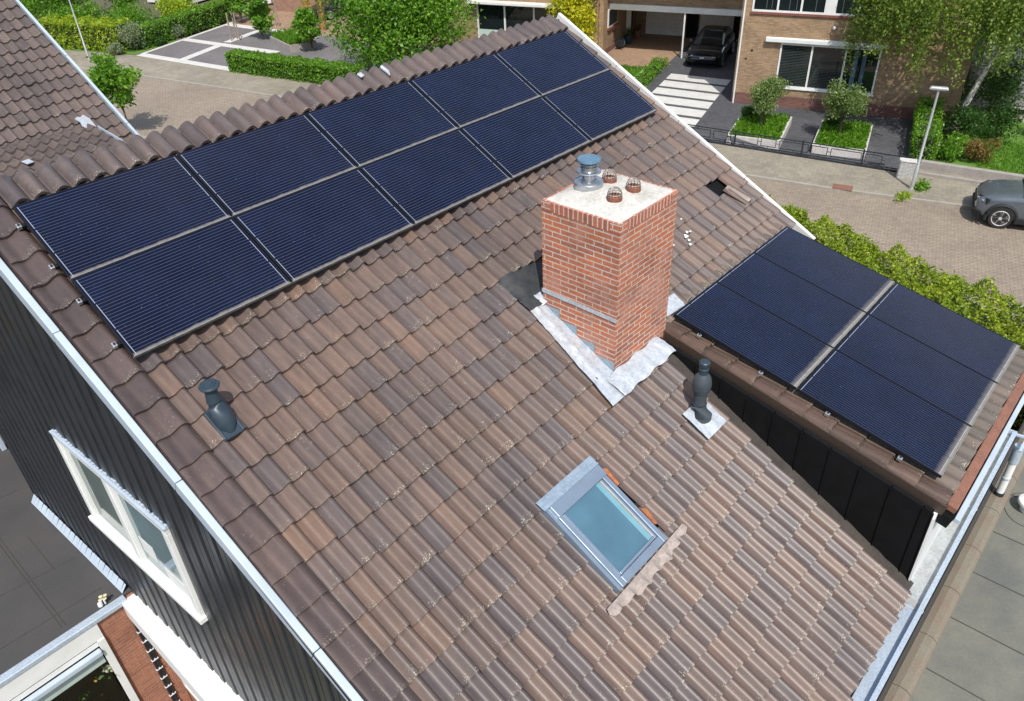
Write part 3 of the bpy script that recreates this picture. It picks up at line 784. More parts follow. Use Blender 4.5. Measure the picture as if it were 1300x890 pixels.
# ---- chimney
cx0, cx1, cy0, cy1, cz = -2.0408, -.9711, -3.652, -2.6351, -.1096
mb = MB()
mb.hexa([(cx0,cy0,-3),(cx1,cy0,-3),(cx1,cy1,-3),(cx0,cy1,-3),(cx0,cy0,cz-.107),(cx1,cy0,cz-.107),(cx1,cy1,cz-.107),(cx0,cy1,cz-.107)])
chim = mb.build('chimney', M['chim_brick'], house, **W_)
mb = MB(); e = .003; za, zb_ = cz-.107, cz
for (A, B) in (((cx0-e,cy1+e),(cx0-e,cy0-e)),((cx0-e,cy0-e),(cx1+e,cy0-e)),((cx1+e,cy0-e),(cx1+e,cy1+e)),((cx1+e,cy1+e),(cx0-e,cy1+e))):
    A = np.array(A); B = np.array(B); L = np.linalg.norm(B-A); k0 = .125/L
    for (f0, f1, mi) in ((0,k0,1),(k0,1-k0,0),(1-k0,1,1)):
        p = A+(B-A)*f0; q_ = A+(B-A)*f1
        mb.add([(*p,za),(*q_,za),(*q_,zb_),(*p,zb_)], [(0,1,2,3)], mi)
mb.add([(cx0-e,cy0-e,zb_),(cx1+e,cy0-e,zb_),(cx1+e,cy1+e,zb_),(cx0-e,cy1+e,zb_)], [(0,1,2,3)], 1)
mb.build('soldier_course', [M['chim_soldier'], M['chim_brick']], chim)
# pale mortar cap, slightly domed and rough edged
mb = MB(); N = 22; R_ = np.random.default_rng(4)
vs = []; fs = []
for j in range(N+1):
    for i in range(N+1):
        u, v = i/N, j/N
        ex_ = .012 + .006*math.sin(i*1.9+j); ey_ = .012+.006*math.cos(j*2.3+i)
        x = cx0+ex_+(cx1-cx0-2*ex_)*u; y_ = cy0+ey_+(cy1-cy0-2*ey_)*v
        d = min(u,1-u,v,1-v)
        z = cz + (.004 if d == 0 else .012 + .05*min(1, d*2.4)) + R_.normal(0,.0022)*(d > 0)
        if d == 0: z = cz-.01
        vs.append((x,y_,z))
for j in range(N):
    for i in range(N):
        a = j*(N+1)+i; fs.append((a,a+1,a+N+2,a+N+1))
mb.add(vs, fs); mb.build('mortar_cap', M['cement'], chim, smooth=True)
# steel cowl
mb = MB(); kx, ky = -1.545, -2.885; zc = cz+.03
mb.lathe([(.0,0),(.155,0),(.160,.02),(.160,.075),(.150,.085),(.10,.10),(.072,.105),(.072,.155),(.105,.165),(.132,.185),(.128,.197),(.085,.205),(.080,.235),(.100,.24),(.100,.25),(.080,.255),(.080,.27),(.100,.275),(.100,.285),(.078,.29),(.078,.305)], 32, (kx,ky,zc))
cowl = mb.build('steel_cowl', M['galv'], chim, smooth=True, angle=30)
mb = MB(); mb.lathe([(.0,.300),(.122,.303),(.130,.312),(.126,.330),(.05,.343),(0,.346)], 32, (kx,ky,zc)); mb.build('cowl_lid', M['cowl_top'], chim, smooth=True)
for (gx, gy) in ((-1.305,-2.985),(-1.345,-3.325),(-1.665,-3.31)):
    mb = MB(); mb.lathe([(.0,.0),(.082,0),(.082,.045),(.070,.05),(.062,.045),(.0,.042)], 22, (gx,gy,cz+.045))
    pot = mb.build('flue_pot', M['rust'], chim, smooth=False)
    mb = MB()
    for k in range(14):
        a = 2*math.pi*k/14
        mb.tube([(gx+.074*math.cos(a)*f, gy+.074*math.sin(a)*f, cz+.06+h) for f, h in ((1,0),(1,.055),(.86,.092),(.5,.115),(.08,.122))], .0042, 5)
    mb.tube([(gx+.077*math.cos(a), gy+.077*math.sin(a), cz+.115) for a in np.linspace(0,6.283,20)], .004, 5)
    mb.lathe([(0,.12),(.02,.122),(0,.128)], 10, (gx,gy,cz+.06))
    mb.build('wire_cage', M['wire'], chim)
# lead work
mb = MB(); mb.add([(cx0-.012,cy1+.0,-1.235),(cx0-.012,cy0-.01,-1.262),(cx0-.012,cy0-.01,-1.222),(cx0-.012,cy1,-1.197)], [(0,1,2,3)])
mb.bar((cx0-.006,cy1+.01,-1.216),(cx0-.006,cy0-.008,-1.242),.007,.046)
mb.build('damp_course_strip', M['lead'], chim)
mb = MB(); xs = cx0-.006
st_ = [(-2.60,-1.40),(-2.88,-1.40),(-2.88,-1.525),(-3.13,-1.525),(-3.13,-1.655),(-3.385,-1.655),(-3.385,-1.785),(cy0-.004,-1.785),(cy0-.004,-1.96),(-2.60,-1.44)]
mb.prism([(xs-.004,a,b) for a,b in st_], (.008,0,0)); mb.build('stepped_flashing', M['lead_dark'], chim)
def drape(name, pts_fn, nu, nv, mat, parent, seed=1, amp=.006):
    R = np.random.default_rng(seed); m = MB(); vs = []; fs = []
    for j in range(nv+1):
        for i in range(nu+1):
            X, S, o = pts_fn(i/nu, j/nv); vs.append(RF(X, S, o + R.normal(0, amp)))
    for j in range(nv):
        for i in range(nu):
            a = j*(nu+1)+i; fs.append((a,a+1,a+nu+2,a+nu+1))
    m.add(vs, fs); return m.build(name, mat, parent, smooth=True)
def tprof(X):                                                    # height of the tile field at X
    u = ((X+1.296)/TW) % 1.0
    return -.02 + tile_h(u)
drape('side_flashing', lambda u,v: (-2.315-.125*v + (.265+.13*v)*u, 2.93+1.49*v, .046*(1-u)**.7+.004+.016*math.exp(-((u-.42)/.12)**2)), 10, 26, M['lead'], chim, 2, .0035)
drape('front_apron', lambda u,v: (-2.25+1.07*u+.02*v, 4.115+.285*v+.012*math.sin(u*19)+(.02*(1-u)), .030+.036*min(1,v*2.2)+.008*math.sin((u*1.05)*2*math.pi/.19)*v), 40, 8, M['lead'], chim, 3, .004)
drape('rubber_patch', lambda u,v: (-2.33+1.40*u, 2.44+.56*v+.03*math.sin(u*6)*(1-v), -.012+.035*math.sin(u*9+v*3)*(.5+.5*v)+.045*math.exp(-((u-.12)/.09)**2)+.06*v*v*(u<.3)), 24, 14, M['rubber'], chim, 5, .008)
drape('lead_corner', lambda u,v: (-2.12+.12*u, 2.86+.16*v, .035+.03*u*v), 4, 4, M['lead'], chim, 6, .006)

# ---- roof window
sk = MB()
A0, A1, B0, B1 = -3.918, -3.158, 4.772, 5.762
sk.fbox(RF,A0,A0+.062,B0+.1,B1,-.07,.062); sk.fbox(RF,A1-.062,A1,B0+.1,B1,-.07,.062); sk.fbox(RF,A0+.063,A1-.063,B1-.085,B1-.001,-.07,.058); sk.fbox(RF,A0-.004,A1+.004,B0,B0+.135,-.07,.085)
sky_w = sk.build('skylight', M['sky_frame'], house, bevel=.008, **W_)
sk = MB()
sk.fbox(RF,A0+.065,A0+.095,B0+.137,B1-.087,-.05,.045); sk.fbox(RF,A1-.095,A1-.065,B0+.137,B1-.087,-.05,.045); sk.fbox(RF,A0+.096,A1-.096,B1-.118,B1-.088,-.05,.045)
for X in (A0+.22,A1-.22): sk.fbox(RF,X-.015,X+.015,B1-.075,B1-.055,.058,.068)
sk.build('sash', M['sky_frame'], sky_w, bevel=.005)
sk = MB(); sk.fbox(RF,A1-.103,A1-.096,B0+.14,B1-.12,.02,.044); sk.build('inner_lining', M['timber'], sky_w)
sk = MB(); sk.fbox(RF,A0+.094,A1-.094,B0+.13,B1-.10,.018,.026); sk.build('pane', M['glass_teal'], sky_w)
sk = MB(); sk.fbox(RF,A1-.165,A1-.104,B0+.14,B1-.12,.0265,.0285); sk.build('pane_edge', pm('pale teal reveal', (.16,.33,.39), None, 6, .2), sky_w)
drape('top_flashing', lambda u,v: (-3.99+.85*u, 4.655+.118*v, .052+.02*v+.004*math.sin(u*20)), 14, 4, pm('blue grey apron', (.30,.38,.45), (.22,.28,.34), 7, .45, .3, fine=30), sky_w, 8, .002)
sk = MB(); sk.fbox(RF,A0-.045,A0-.004,B0-.06,B1,-.06,.048); sk.build('side_flashing', M['sky_frame'], sky_w)
sk = MB(); sk.fbox(RF,A1+.004,A1+.03,B0-.06,B1,-.06,.012); sk.build('side_flashing', M['sky_frame'], sky_w)
drape('bottom_apron', lambda u,v: (-4.20+1.30*u, 5.765+(.045+.09*max(0,math.sin(math.pi*min(1,u*1.02)))**.5+.014*math.sin(u*47)+.012*math.sin(u*19+1))*v+.02*(1-u), max(.012, .052-.02*v) if False else (.045*(1-v)+(tprof(-4.20+1.30*u)+.030)*v+.014)), 60, 6, M['lead_beige'], sky_w, 9, .004)
for q4 in (((-3.115,4.83),(-3.065,4.86),(-3.085,5.06),(-3.118,5.06)), ((-3.115,5.36),(-3.06,5.42),(-3.085,5.60),(-3.118,5.58))):
    sk = MB(); sk.prism([RF(a_, b_, .0) for a_, b_ in q4], RF(0,0,.018)-RF(0,0,0)); sk.build('bare_clay_edge', M['orange'], sky_w)
mb = MB()
for a_, b_, r_ in ((.62,3.29,.045),(.60,3.36,.03),(.55,3.42,.028),(.70,3.25,.03),(.76,3.27,.022),(.83,3.05,.02),(.30,3.30,.018)):
    mb.prism([RF(a_+r_*math.cos(t)*(.7+.5*math.sin(t*3)), b_+r_*math.sin(t)*(1+.4*math.cos(t*2)), .034) for t in np.linspace(0,5.7,9)], RF(0,0,.003)-RF(0,0,0))
sp_ = mb.build('bird_splash', M['mark_white'], roof); sp_['kind'] = 'stuff'

# ---- dormer
dm = MB()
yt, ye = -3.43, -6.98
zd = lambda y, o=0.0: D0.z + (y-D0.y)*sdn/cd + o/cd
def cheek(x, flip=False):
    for i in range(11):
        ya = yt-.1 - i*.335; yb = max(ya-.335, ye)
        if ya <= ye: break
        dm.prism([(x,ya,.5248*ya-.35),(x,yb+.012,.5248*yb-.35),(x,yb+.012,zd(yb,-.14)),(x,ya,zd(ya,-.14))], (.06,0,0))
        dm.box(x-.016,x+.02,yb-.0,yb+.011,.5248*yb-.35,zd(yb,-.16))
cheek(-1.13)
dm.box(-1.10,2.60,ye,ye+.06,-3.9,zd(ye,-.15)) if False else None
dormer = dm.build('dormer', M['black_board'], house, **W_)
dm = MB(); dm.box(-1.128,2.38,ye-.02,ye+.05,-3.86,zd(ye,-.22)); dm.build('dormer_front', M['white'], dormer)
dm = MB(); dm.poly([(2.39,-3.4,-2.2),(2.39,ye,-4.0),(2.39,ye,zd(ye,-.14)),(2.39,-3.4,zd(-3.4,-.14))]); dm.build('dormer_side', M['black_board'], dormer)
drows = [3.53-.325*k for k in range(0,12)]
dt = tiles('dormer_roof', DF, M['tile_dorm'], [(-.755+TW*k, sb) for k in range(16) for sb in drows], TW, .325, dormer, o0=-.135, seed=21, world=False, amp=.04)
tiles('dormer_verge_tiles', DF, M['tile_verge2'], [(-1.005, sb) for sb in drows], .255, .325, dormer, prof=lambda u: (.072*math.sin(math.pi*min(1,u/.62))**.7 if u < .62 else .008+.012*math.sin(math.pi*(u-.62)/.38)), nx=19, o0=-.125, seed=22, world=False, over=.05)
dm = MB(); dm.fbox(DF,-1.012,-.985,-.1,3.55,-.22,-.085); dm.build('verge_skirt', M['tile_verge2'], dormer)
dm = MB(); dm.fbox(DF,-1.0,2.39,-.1,3.5,-.20,-.155); dm.build('dormer_deck', M['black_board'], dormer)
dm = MB(); dm.fbox(DF,-.93,2.42,3.535,3.640,-.185,-.105); dm.build('eave_band', M['band'], dormer, bevel=.008)
dm = MB(); dm.fbox(DF,-.99,2.42,3.662,3.715,-.22,-.165); dm.build('drip_edge', M['white_metal'], dormer, bevel=.006)
dm = MB(); dm.fbox(DF,-1.0,2.42,3.40,3.660,-.34,-.20); dm.build('eave_board', M['black_board'], dormer)
drape('dormer_flashing', lambda u,v: (-1.04+.62*u, 3.80+.20*v+.03*u, .055-.02*v), 10, 5, M['lead'], dormer, 12, .006)
def valley(u,v): return (-1.30+.19*u, 4.15+3.82*v, -.055+.02*u)
drape('valley_gutter', valley, 4, 40, pm('dark valley strip', (.040,.034,.030), (.070,.058,.048), 6, .8, fine=40), dormer, 13, .004)  # strip along the cheek in mottled dark brown

# ---- eaves gutter and downpipe
gt = MB(); y0, y1 = -6.98, -7.235
gt.box(-6.3,-1.352,-7.19,y0,-3.84,-3.825,0); gt.box(-1.348,2.26,-7.19,y0,-3.842,-3.827,1)
gt.box(-6.3,2.26,-7.20,-7.185,-3.9,-3.745,0); gt.box(-6.3,2.26,y1,-7.186,-3.772,-3.744,0); gt.box(2.26,2.28,y1,y0,-3.84,-3.745,0)
for x in (-5.2,-3.3,-1.35,.55): gt.box(x-.025,x+.025,y1-.002,-6.985,-3.742 if False else -3.824,-3.819,2)
gut = gt.build('gutter', [M['zinc'], M['zinc_stain'], M['white_metal']], house, bevel=.004, **W_)
gt = MB(); gt.box(-1.36,-1.24,-7.18,-6.99,-3.826,-3.816); gt.build('gutter_joint', M['zinc_stain'], gut)
gt = MB()
gt.bar((2.22,-7.18,-3.76),(2.24,-7.36,-3.76),.03,.03); gt.bar((2.24,-7.355,-3.76),(1.95,-7.355,-3.80),.03,.03); gt.build('gutter_bracket', M['white_metal'], gut)
gt = MB()
gt.tube([(2.16,-7.325,-3.86),(2.16,-7.33,-4.15)],.062,16,0); gt.tube([(2.16,-7.33,-4.14),(2.16,-7.33,-4.74)],.050,16,1); gt.tube([(2.16,-7.33,-4.42),(2.16,-7.33,-4.45)],.057,16,0); gt.tube([(2.16,-7.33,-4.70),(2.16,-7.33,-4.80)],.06,16,2)
gt.build('downpipe', [M['zinc'], M['white'], M['iron']], house, smooth=True, **W_)

# ---- pipes standing on the roof
v1 = thing('roof_vent', 'small blue grey mushroom vent on the tiles near the left verge', 'roof vent', RF(-5.77,2.3,0))
mb = MB(); mb.fbox(lambda a,b,o: RF(a,b,o)-RF(-5.77,2.3,0), -5.87,-5.66,2.15,2.485,.012,.036)
for k in range(2): mb.fbox(lambda a,b,o: RF(a,b,o)-RF(-5.77,2.3,0), -5.87+.18*k,-5.84+.18*k,2.16,2.48,.03,.05)
mb.build('base_plate', M['plastic_dark'], v1, bevel=.01)
mb = MB(); pts = []
P0 = RF(-5.765,2.40,.02)-RF(-5.77,2.3,0); P1 = RF(-5.765,2.21,.10)-RF(-5.77,2.3,0)
mb.tube([P0+Vector((0,-.01,-.03)), P0.lerp(P1,.25), P0.lerp(P1,.6)+Vector((0,0,.02)), P1+Vector((0,-.005,.03)), P1+Vector((0,.01,.09)), P1+Vector((0,.012,.18)), P1+Vector((0,.012,.235))], [.05,.088,.095,.088,.068,.056,.056], 20)
mb.build('pipe', M['plastic_dark'], v1, smooth=True)
mb = MB(); cpos = P1+Vector((0,.012,.235))
mb.lathe([(.0,-.0),(.062,.0),(.088,.006),(.092,.018),(.083,.032),(.062,.036),(.060,.044),(.042,.046),(.04,.052),(0,.054)], 28, cpos); mb.build('cap', M['plastic_dark'], v1, smooth=True)

v2 = thing('flue_terminal', 'tall ribbed grey flue pipe on a pale lead plate beside the dormer', 'flue pipe', RF(-1.62,5.1,0))
o_ = RF(-1.62,5.1,0)
def loc(a,b,o): return RF(a,b,o)-o_
m2 = MB(); vs = []; fs = []
for j in range(9):
    for i in range(9):
        u, v = i/8, j/8
        X = -1.81+.40*u+.02*v*0; S = 4.985+.39*v
        vs.append(loc(X,S,.056+rng.normal(0,.004)+.02*(abs(u-.5)<.2 and v > .3)))
for j in range(8):
    for i in range(8):
        a = j*9+i; fs.append((a,a+1,a+10,a+9))
m2.add(vs,fs); m2.build('lead_plate', M['lead'], v2, smooth=True)
m2 = MB(); b_ = loc(-1.62,5.16,.03); tp = loc(-1.62,5.10,.03)
m2.tube([b_+Vector((0,0.02,-.12)), b_+Vector((0,0.0,.05)), tp+Vector((0,0,.14)), tp+Vector((0,0,.17))], [.115,.105,.088,.078], 24); m2.build('collar', M['plastic_grey'], v2, smooth=True)
m2 = MB()
m2.lathe([(.072,.13),(.072,.33),(.088,.335),(.088,.35),(.082,.355),(.085,.36),(.098,.365),(.104,.40),(.104,.42),(.092,.425),(.104,.43),(.104,.45),(.092,.455),(.102,.46),(.09,.52),(.060,.56),(.054,.57)], 28, tp)
m2.build('lower_pipe', M['plastic_grey'], v2, smooth=True)
m2 = MB(); m2.lathe([(.05,.56),(.050,.62),(.056,.625),(.056,.64),(.048,.645),(.046,.66),(.056,.665),(.060,.675),(.060,.72),(.05,.73),(0,.732)], 24, tp); m2.build('tip', M['plastic_dark'], v2, smooth=True)

# ================================================================== solar panels
PLn, PWd = 1.640, 1.004
def panel_proto(name, mat, long_low=True):
    L, Wd = 1.666, 1.012
    t = bpy.data.objects.new(name, None); C.objects.link(t)
    m = MB(); f_ = .009
    m.box(-L/2,L/2,-Wd/2,-Wd/2+f_,-.035,0); m.box(-L/2,L/2,Wd/2-f_,Wd/2,-.035,0); m.box(-L/2,-L/2+f_,-Wd/2+f_,Wd/2-f_,-.035,0); m.box(L/2-f_,L/2,-Wd/2+f_,Wd/2-f_,-.035,0)
    m.m = [1 if (i < 6 and long_low) or (18 <= i and not long_low) else 0 for i in range(len(m.f))]
    m.build('frame', [M['frame_black'], M['frame_dusty']], t)
    me = bpy.data.meshes.new('cell_glass'); a, b = L/2-f_, Wd/2-f_
    me.from_pydata([(-a,-b,-.003),(a,-b,-.003),(a,b,-.003),(-a,b,-.003)], [], [(0,1,2,3)])
    at = me.attributes.new('puv','FLOAT_VECTOR','POINT'); at.data.foreach_set('vector', np.array([(-.011,-.0,0),(1.633,-.0,0),(1.633,.984,0),(-.011,.984,0)]).ravel())
    me.materials.append(mat); g = bpy.data.objects.new('cell_glass', me); C.objects.link(g); g.parent = t
    m = MB(); m.box(-a,a,-b,b,-.034,-.03); m.build('back_sheet', M['black_plastic'], t)
    return t
X0, S0, PW, PK = -6.055015, -.6474089, 1.6818936, 1.02
Rm = Matrix(((1,0,0),(0,c_,-s_),(0,s_,c_)))
p1 = panel_proto('solar_panel', M['panel_long'])
posn = ['first from the left verge', 'second from the left verge', 'third from the left verge', 'fourth from the left verge', 'fifth, beside the right verge']
k = 0
for j in range(2):
    for i in range(5):
        o = p1 if k == 0 else copy_tree(p1); k += 1
        o.matrix_world = Matrix.Translation(RF(X0+PW*(i+.5), S0+PK*(j+.5), .12)) @ Rm.to_4x4()
        tag(o, 'solar panel in the %s row of the ridge array, %s' % (('upper','lower')[j], posn[i]), 'solar panel', 'solar panels along the ridge')
Rd = Matrix(((0,1,0),(-cd,0,-sdn),(-sdn,0,cd)))
p2 = panel_proto('solar_panel', M['panel_short'], False)
k = 0
for j in range(2):
    for i in range(3):
        o = p2 if k == 0 else copy_tree(p2); k += 1
        o.matrix_world = Matrix.Translation(DF(2.3182-PK*(i+.5), PW*(j+.5), 0)) @ Rd.to_4x4()
        tag(o, 'upright solar panel on the dormer, %s, %s' % (('upper row','lower row by the gutter')[j], ('at the hedge side','in the middle','at the flue pipe side')[i]), 'solar panel', 'solar panels on the dormer')
def rail(name, F, a0, a1, b, o0, label, group, axis=0):
    t = thing(name, label, 'mounting rail', F(a0, b, o0), 0, group); base = F(a0,b,o0)
    m = MB(); m.fbox(lambda a,bb,o: F(a,bb,o)-base, a0, a1, b-.02, b+.02, o0, o0+.035); m.build('bar', M['frame_black'], t)
    m = MB(); m.fbox(lambda a,bb,o: F(a,bb,o)-base, a0-.005, a0+.035, b-.026, b+.026, o0+.008, o0+.050); m.build('end_clamp', M['alu'], t, bevel=.004)
    m = MB(); m.fbox(lambda a,bb,o: F(a,bb,o)-base, a0+.005, a0+.022, b-.010, b+.010, o0+.051, o0+.064); m.build('bolt', M['black_plastic'], t)
    return t
for kk, S in enumerate((-.43,.14,.60,1.17)):
    rail('mounting_rail', RF, -6.115, 2.36, S, .045, 'black rail with silver end clamp under the ridge array, %s from the ridge' % ('first','second','third','fourth')[kk], 'rails under the ridge array')
for kk, S in enumerate((.42,1.26,2.10,2.94)):
    rail('mounting_rail', DF, -.81, 2.32, S, -.075, 'black rail with silver end clamp under the dormer panels, %s from the chimney' % ('first','second','third','fourth')[kk], 'rails under the dormer panels')

# ================================================================== flat garage on the right
gz = -4.85
gar = thing('flat_garage', 'low garage with grey green flat roof and clay coping beside the gutter', 'garage', (1, -9, G))
gm = MB(); gm.box(-6,8,-7.30,-7.18,G,gz+.02); gm.box(-6,8,-14,-13.8,G,gz); gm.box(7.8,8,-13.8,-7.3,G,gz); gm.box(-6,-5.8,-13.8,-7.3,G,gz)
gm.build('wall', M['red_brick'], gar, **W_)
gm = MB(); gm.box(-6,8,-14,-7.42,gz-.2,gz); gr = gm.build('roof', M['bitumen_grey'], gar, **W_)
gm = MB()
for k in range(-6,12):
    x = -1.14+.878*k
    gm.bar((x,-7.45,gz+.003),(x-.01,-14,gz+.003),.012,.006)
for (xx,yy) in ((2.2,-7.72),(1.62,-8.35)):
    gm.tube([(xx+.36*math.cos(a),yy+.36*math.sin(a)*.8,gz+.003) for a in np.linspace(0,6.283,28)], .006, 4)
gm.build('roof_seams', M['bitumen_seam'], gr)
gm = MB()
for k in range(-6,12):
    x = -1.62+.86*k
    N = 6
    prof_ = [(-7.235,gz+.02),(-7.245,gz+.075),(-7.32,gz+.095),(-7.40,gz+.085),(-7.445,gz+.045),(-7.46,gz+.004)]
    gm.prism([(x,a,b) for a,b in prof_], (.848,0,0))
gm.build('coping', M['coping'], gar, world=True)
gm = MB(); gm.box(-6,8,-7.243,-7.20,gz+.012,gz+.07); gm.build('coping_bed', M['bitumen_seam'], gar, world=True)
vt = thing('vent_cowl', 'white mushroom vent standing on the grey flat garage roof', 'roof vent', (2.2,-7.72,gz))
gm = MB(); gm.lathe([(.11,0),(.10,.05),(.085,.06),(.085,.14),(0,.14)], 24); gm.build('pipe', M['white'], vt, smooth=True)
gm = MB(); gm.lathe([(0,.13),(.17,.125),(.175,.14),(.165,.17),(.12,.195),(.075,.20),(.07,.215),(0,.22)], 28); gm.build('cap', M['white'], vt, smooth=True)
fb = thing('flower_bunch', 'bunch of ochre and white flowers behind the lower left window', 'flowers', (-7.36, Y1+.11, -7.05))
mb = MB(); mb.lathe([(0,0),(.08,0),(.11,.12),(.07,.26),(.06,.27),(0,.25)], 16); mb.build('vase', pm('red vase',(.30,.03,.04),None,9,.4), fb, smooth=True)
p, cl = blob_pts([(.02,0,.46),(.08,.02,.44)], [.11,.09], 700, .6, .8); leaf_object('ochre_flowers', p, .06, leaf_mat('ochre petals',(.30,.13,.02),(.50,.26,.05),(.62,.38,.10)), fb, cl)
p, cl = blob_pts([(.34,.0,.42),(.24,-.1,.52),(.44,.05,.50),(-.34,0,.30)], [.10,.08,.07,.09], 260, .9, .8); leaf_object('white_flowers', p, .055, leaf_mat('white petals',(.6,.6,.56),(.7,.7,.67),(.8,.8,.78)), fb, cl)
p, cl = blob_pts([(.15,0,.38),(-.2,0,.3)], [.22,.18], 90, .9, .6); leaf_object('leaves', p, .08, L_['dark'], fb, cl)
pt = thing('garden_figure', 'small pale flower ornament on the corner of the flat roof edge', 'ornament', (-6.78,1.40,-5.52))
gm = MB(); gm.tube([(0,0,0),(0,0,.12)],.012,6); gm.lathe([(0,0),(.035,0),(.03,.05),(0,.055)],10,(-.06,.02,0)); gm.build('stem', M['mark_white'], pt)
gm = MB()
for a in range(4):
    t_ = a*math.pi/2+.4; gm.lathe([(0,-.008),(.028,0),(0,.008)],8,(.04*math.cos(t_),0,.13+.04*math.sin(t_)))
gm.build('petals', pm('pale yellow petals',(.66,.58,.36),None,9,.6), pt)
# ================================================================== ground and street
def ssheet(name, pts, mat, h, kind='structure', th=0.0):
    m = MB()
    if th: m.prism([SW(s,t,h) for s,t in pts], (0,0,-th))
    else: m.poly([SW(s,t,h) for s,t in pts])
    o = m.build(name, mat); tag(o, kind=kind); return o
mb = MB(); mb.poly([(-300,-300,G-.16),(300,-300,G-.16),(300,300,G-.16),(-300,300,G-.16)]); gnd = mb.build('ground', M['soil']); tag(gnd, kind='structure')
kerb = [(-75,-4.7),(-50,-4.95),(-38.5,-5.33),(-33.6,-5.45),(-29,-5.75),(-21,-6.35),(-12,-7.2),(-5,-8.05),(1,-8.66),(5.7,-9.0),(10.3,-9.0),(22,-9.0),(45,-9.2)]
near = [(-75,-12.8),(-24.5,-13.4),(-12,-14.1),(0,-14.9),(12,-15.6),(45,-16.5)]
ssheet('road', kerb + near[::-1], M['road'], -.12)
kin = [(s, t+.13) for s, t in kerb]
ssheet('pavement', kin + [(45,2),(-75,2)], M['pave'], 0.0)
mb = MB()
for a, b in zip(range(len(kerb)-1), range(1, len(kerb))):
    mb.prism([SW(*kerb[a],.0), SW(*kerb[b],.0), SW(*kin[b],.0), SW(*kin[a],.0)], (0,0,-.13))
kb = mb.build('kerb', M['kerb']); tag(kb, kind='structure')
nin = [(s, t-.13) for s, t in near]
mb = MB()
for a, b in zip(range(len(near)-1), range(1, len(near))):
    mb.prism([SW(*nin[a],0), SW(*nin[b],0), SW(*near[b],0), SW(*near[a],0)], (0,0,-.13))
kb = mb.build('kerb', M['kerb']); tag(kb, kind='structure')
ssheet('pavement', nin + [(45,-19.5),(12,-17.6),(0,-16.9),(-12,-16.1),(-24.5,-15.4),(-75,-15)], M['pave'], 0.0)
# lots on the far side
ssheet('front_garden_paving', [(-.72,-5.75),(.5,-5.75),(5.4,-6.3),(8.0,-6.4),(8.0,-.02),(-.05,-.02),(-.05,7),(-.72,7)], M['dark_pave'], .006)
ssheet('driveway', [(-4.75,-5.0),(-.72,-5.4),(-.72,12),(-4.75,12)], M['dark_pave'], .005)
mb = MB()
for k in range(7):
    t0 = -5.05 + 1.33*k
    mb.prism([SW(-4.02,t0,.018),SW(-.78-(.0 if k else .0),t0-.28,.018),SW(-.78,t0+.72,.018),SW(-4.02,t0+1.0,.018)], (0,0,-.01))
dr = mb.build('driveway_slabs', M['light_slab']); tag(dr, kind='structure')
ssheet('patio', [(-8.75,-3.4),(-4.75,-4.0),(-4.75,12.2),(-8.75,12.2)], M['patio'], .007)
ssheet('lawn', [(-7.6,.2),(-5.75,.0),(-5.6,4.7),(-7.3,4.65)], M['lawn'], .02)
ssheet('lawn', [(8.9,-5.55),(20,-5.8),(20,1.5),(10.5,1.2),(9.8,-2.6)], M['lawn'], .05)
ssheet('flower_bed', [(8.5,-5.5),(10.4,-5.6),(10.3,2),(8.5,2)], M['soil'], .04)
# left lot: dark slabs in a white grid
ssheet('garden_paving', [(-37.35,-1.9),(-20,-3.9),(-19.5,5),(-30,11),(-38.2,8.5)], M['dark_slab'], .006)
def band(p, q, wd, h=.018):
    a = np.array(p); b = np.array(q); d = (b-a)/np.linalg.norm(b-a); n = np.array([-d[1], d[0]])*wd/2
    return [tuple(a-n), tuple(b-n), tuple(b+n), tuple(a+n)]
mb = MB()
for i, (p, q_, wd) in enumerate((((-37.2,-1.72),(-27.6,-2.90),.62),((-37.45,2.35),(-28.6,1.30),.62),((-37.8,6.95),(-28.5,5.6),.7),((-33.35,-2.0),(-33.72,1.7),.62),((-33.8,2.5),(-33.95,6.1),.6),((-37.15,-1.6),(-37.95,9.5),.30),((-28.7,5.5),(-38.2,8.9),.01))):
    mb.prism([SW(a,b,.018+.0015*i) for a,b in band(p,q_,wd)], (0,0,-.008))
wb = mb.build('white_paving_band', M['white_slab']); tag(wb, kind='structure')
ssheet('patio', [(-38.2,7.3),(-28.5,6.0),(-19.5,5.1),(-19.3,12),(-42,16)], M['patio'], .010)
ssheet('path', [(-37.5,2.0),(-37.6,2.9),(-41.5,3.4),(-41.3,2.6)], M['pave'], .02)
ssheet('lawn', [(-37.5,-1.9),(-37.6,2.0),(-41.3,2.3),(-46,-2.5)], M['lawn'], .02)

# ================================================================== neighbour's tiled house at the top left
KN = 1.8
off = 5.13
def NF(X, S, o=0.0): return RF(X, S, o-off)
nb = thing('neighbour_house', 'neighbouring house with brown tiled roof and white verge, upper left behind the ridge', 'house', (-6, 9, G))
nv = -1.80
nrows = [-4.4-.323*k for k in range(0,27)]
nroof = tiles('roof', NF, M['tile_far'], [(nv-.05-.2*(k+1), sb) for k in range(0,42) for sb in nrows], .2, .323, nb, seed=31, amp=.045, jit=1.4)
mb = MB(); mb.poly([NF(nv-8.6,-4.4,-.08),NF(nv,-4.4,-.08),NF(nv,-13.2,-.08),NF(nv-8.6,-13.2,-.08)])
mb.poly([NF(nv-8.6,-13.2,-.08),NF(nv,-13.2,-.08),NF(nv,-13.2,-.08)+Vector((0,8,-5)),NF(nv-8.6,-13.2,-.08)+Vector((0,8,-5))])
mb.build('underlay', M['black_board'], nroof)
mb = MB(); SS = np.linspace(-13.2,-4.4,5)
for a, b in zip(SS[:-1], SS[1:]): mb.fbox(NF, nv-.02, nv+.035, a, b-.01, -.2, .035)
mb.build('verge_trim', M['white_metal'], nroof, bevel=.01)
pA = NF(0,-7.5,-.1); pT = NF(0,-13.2,-.1)
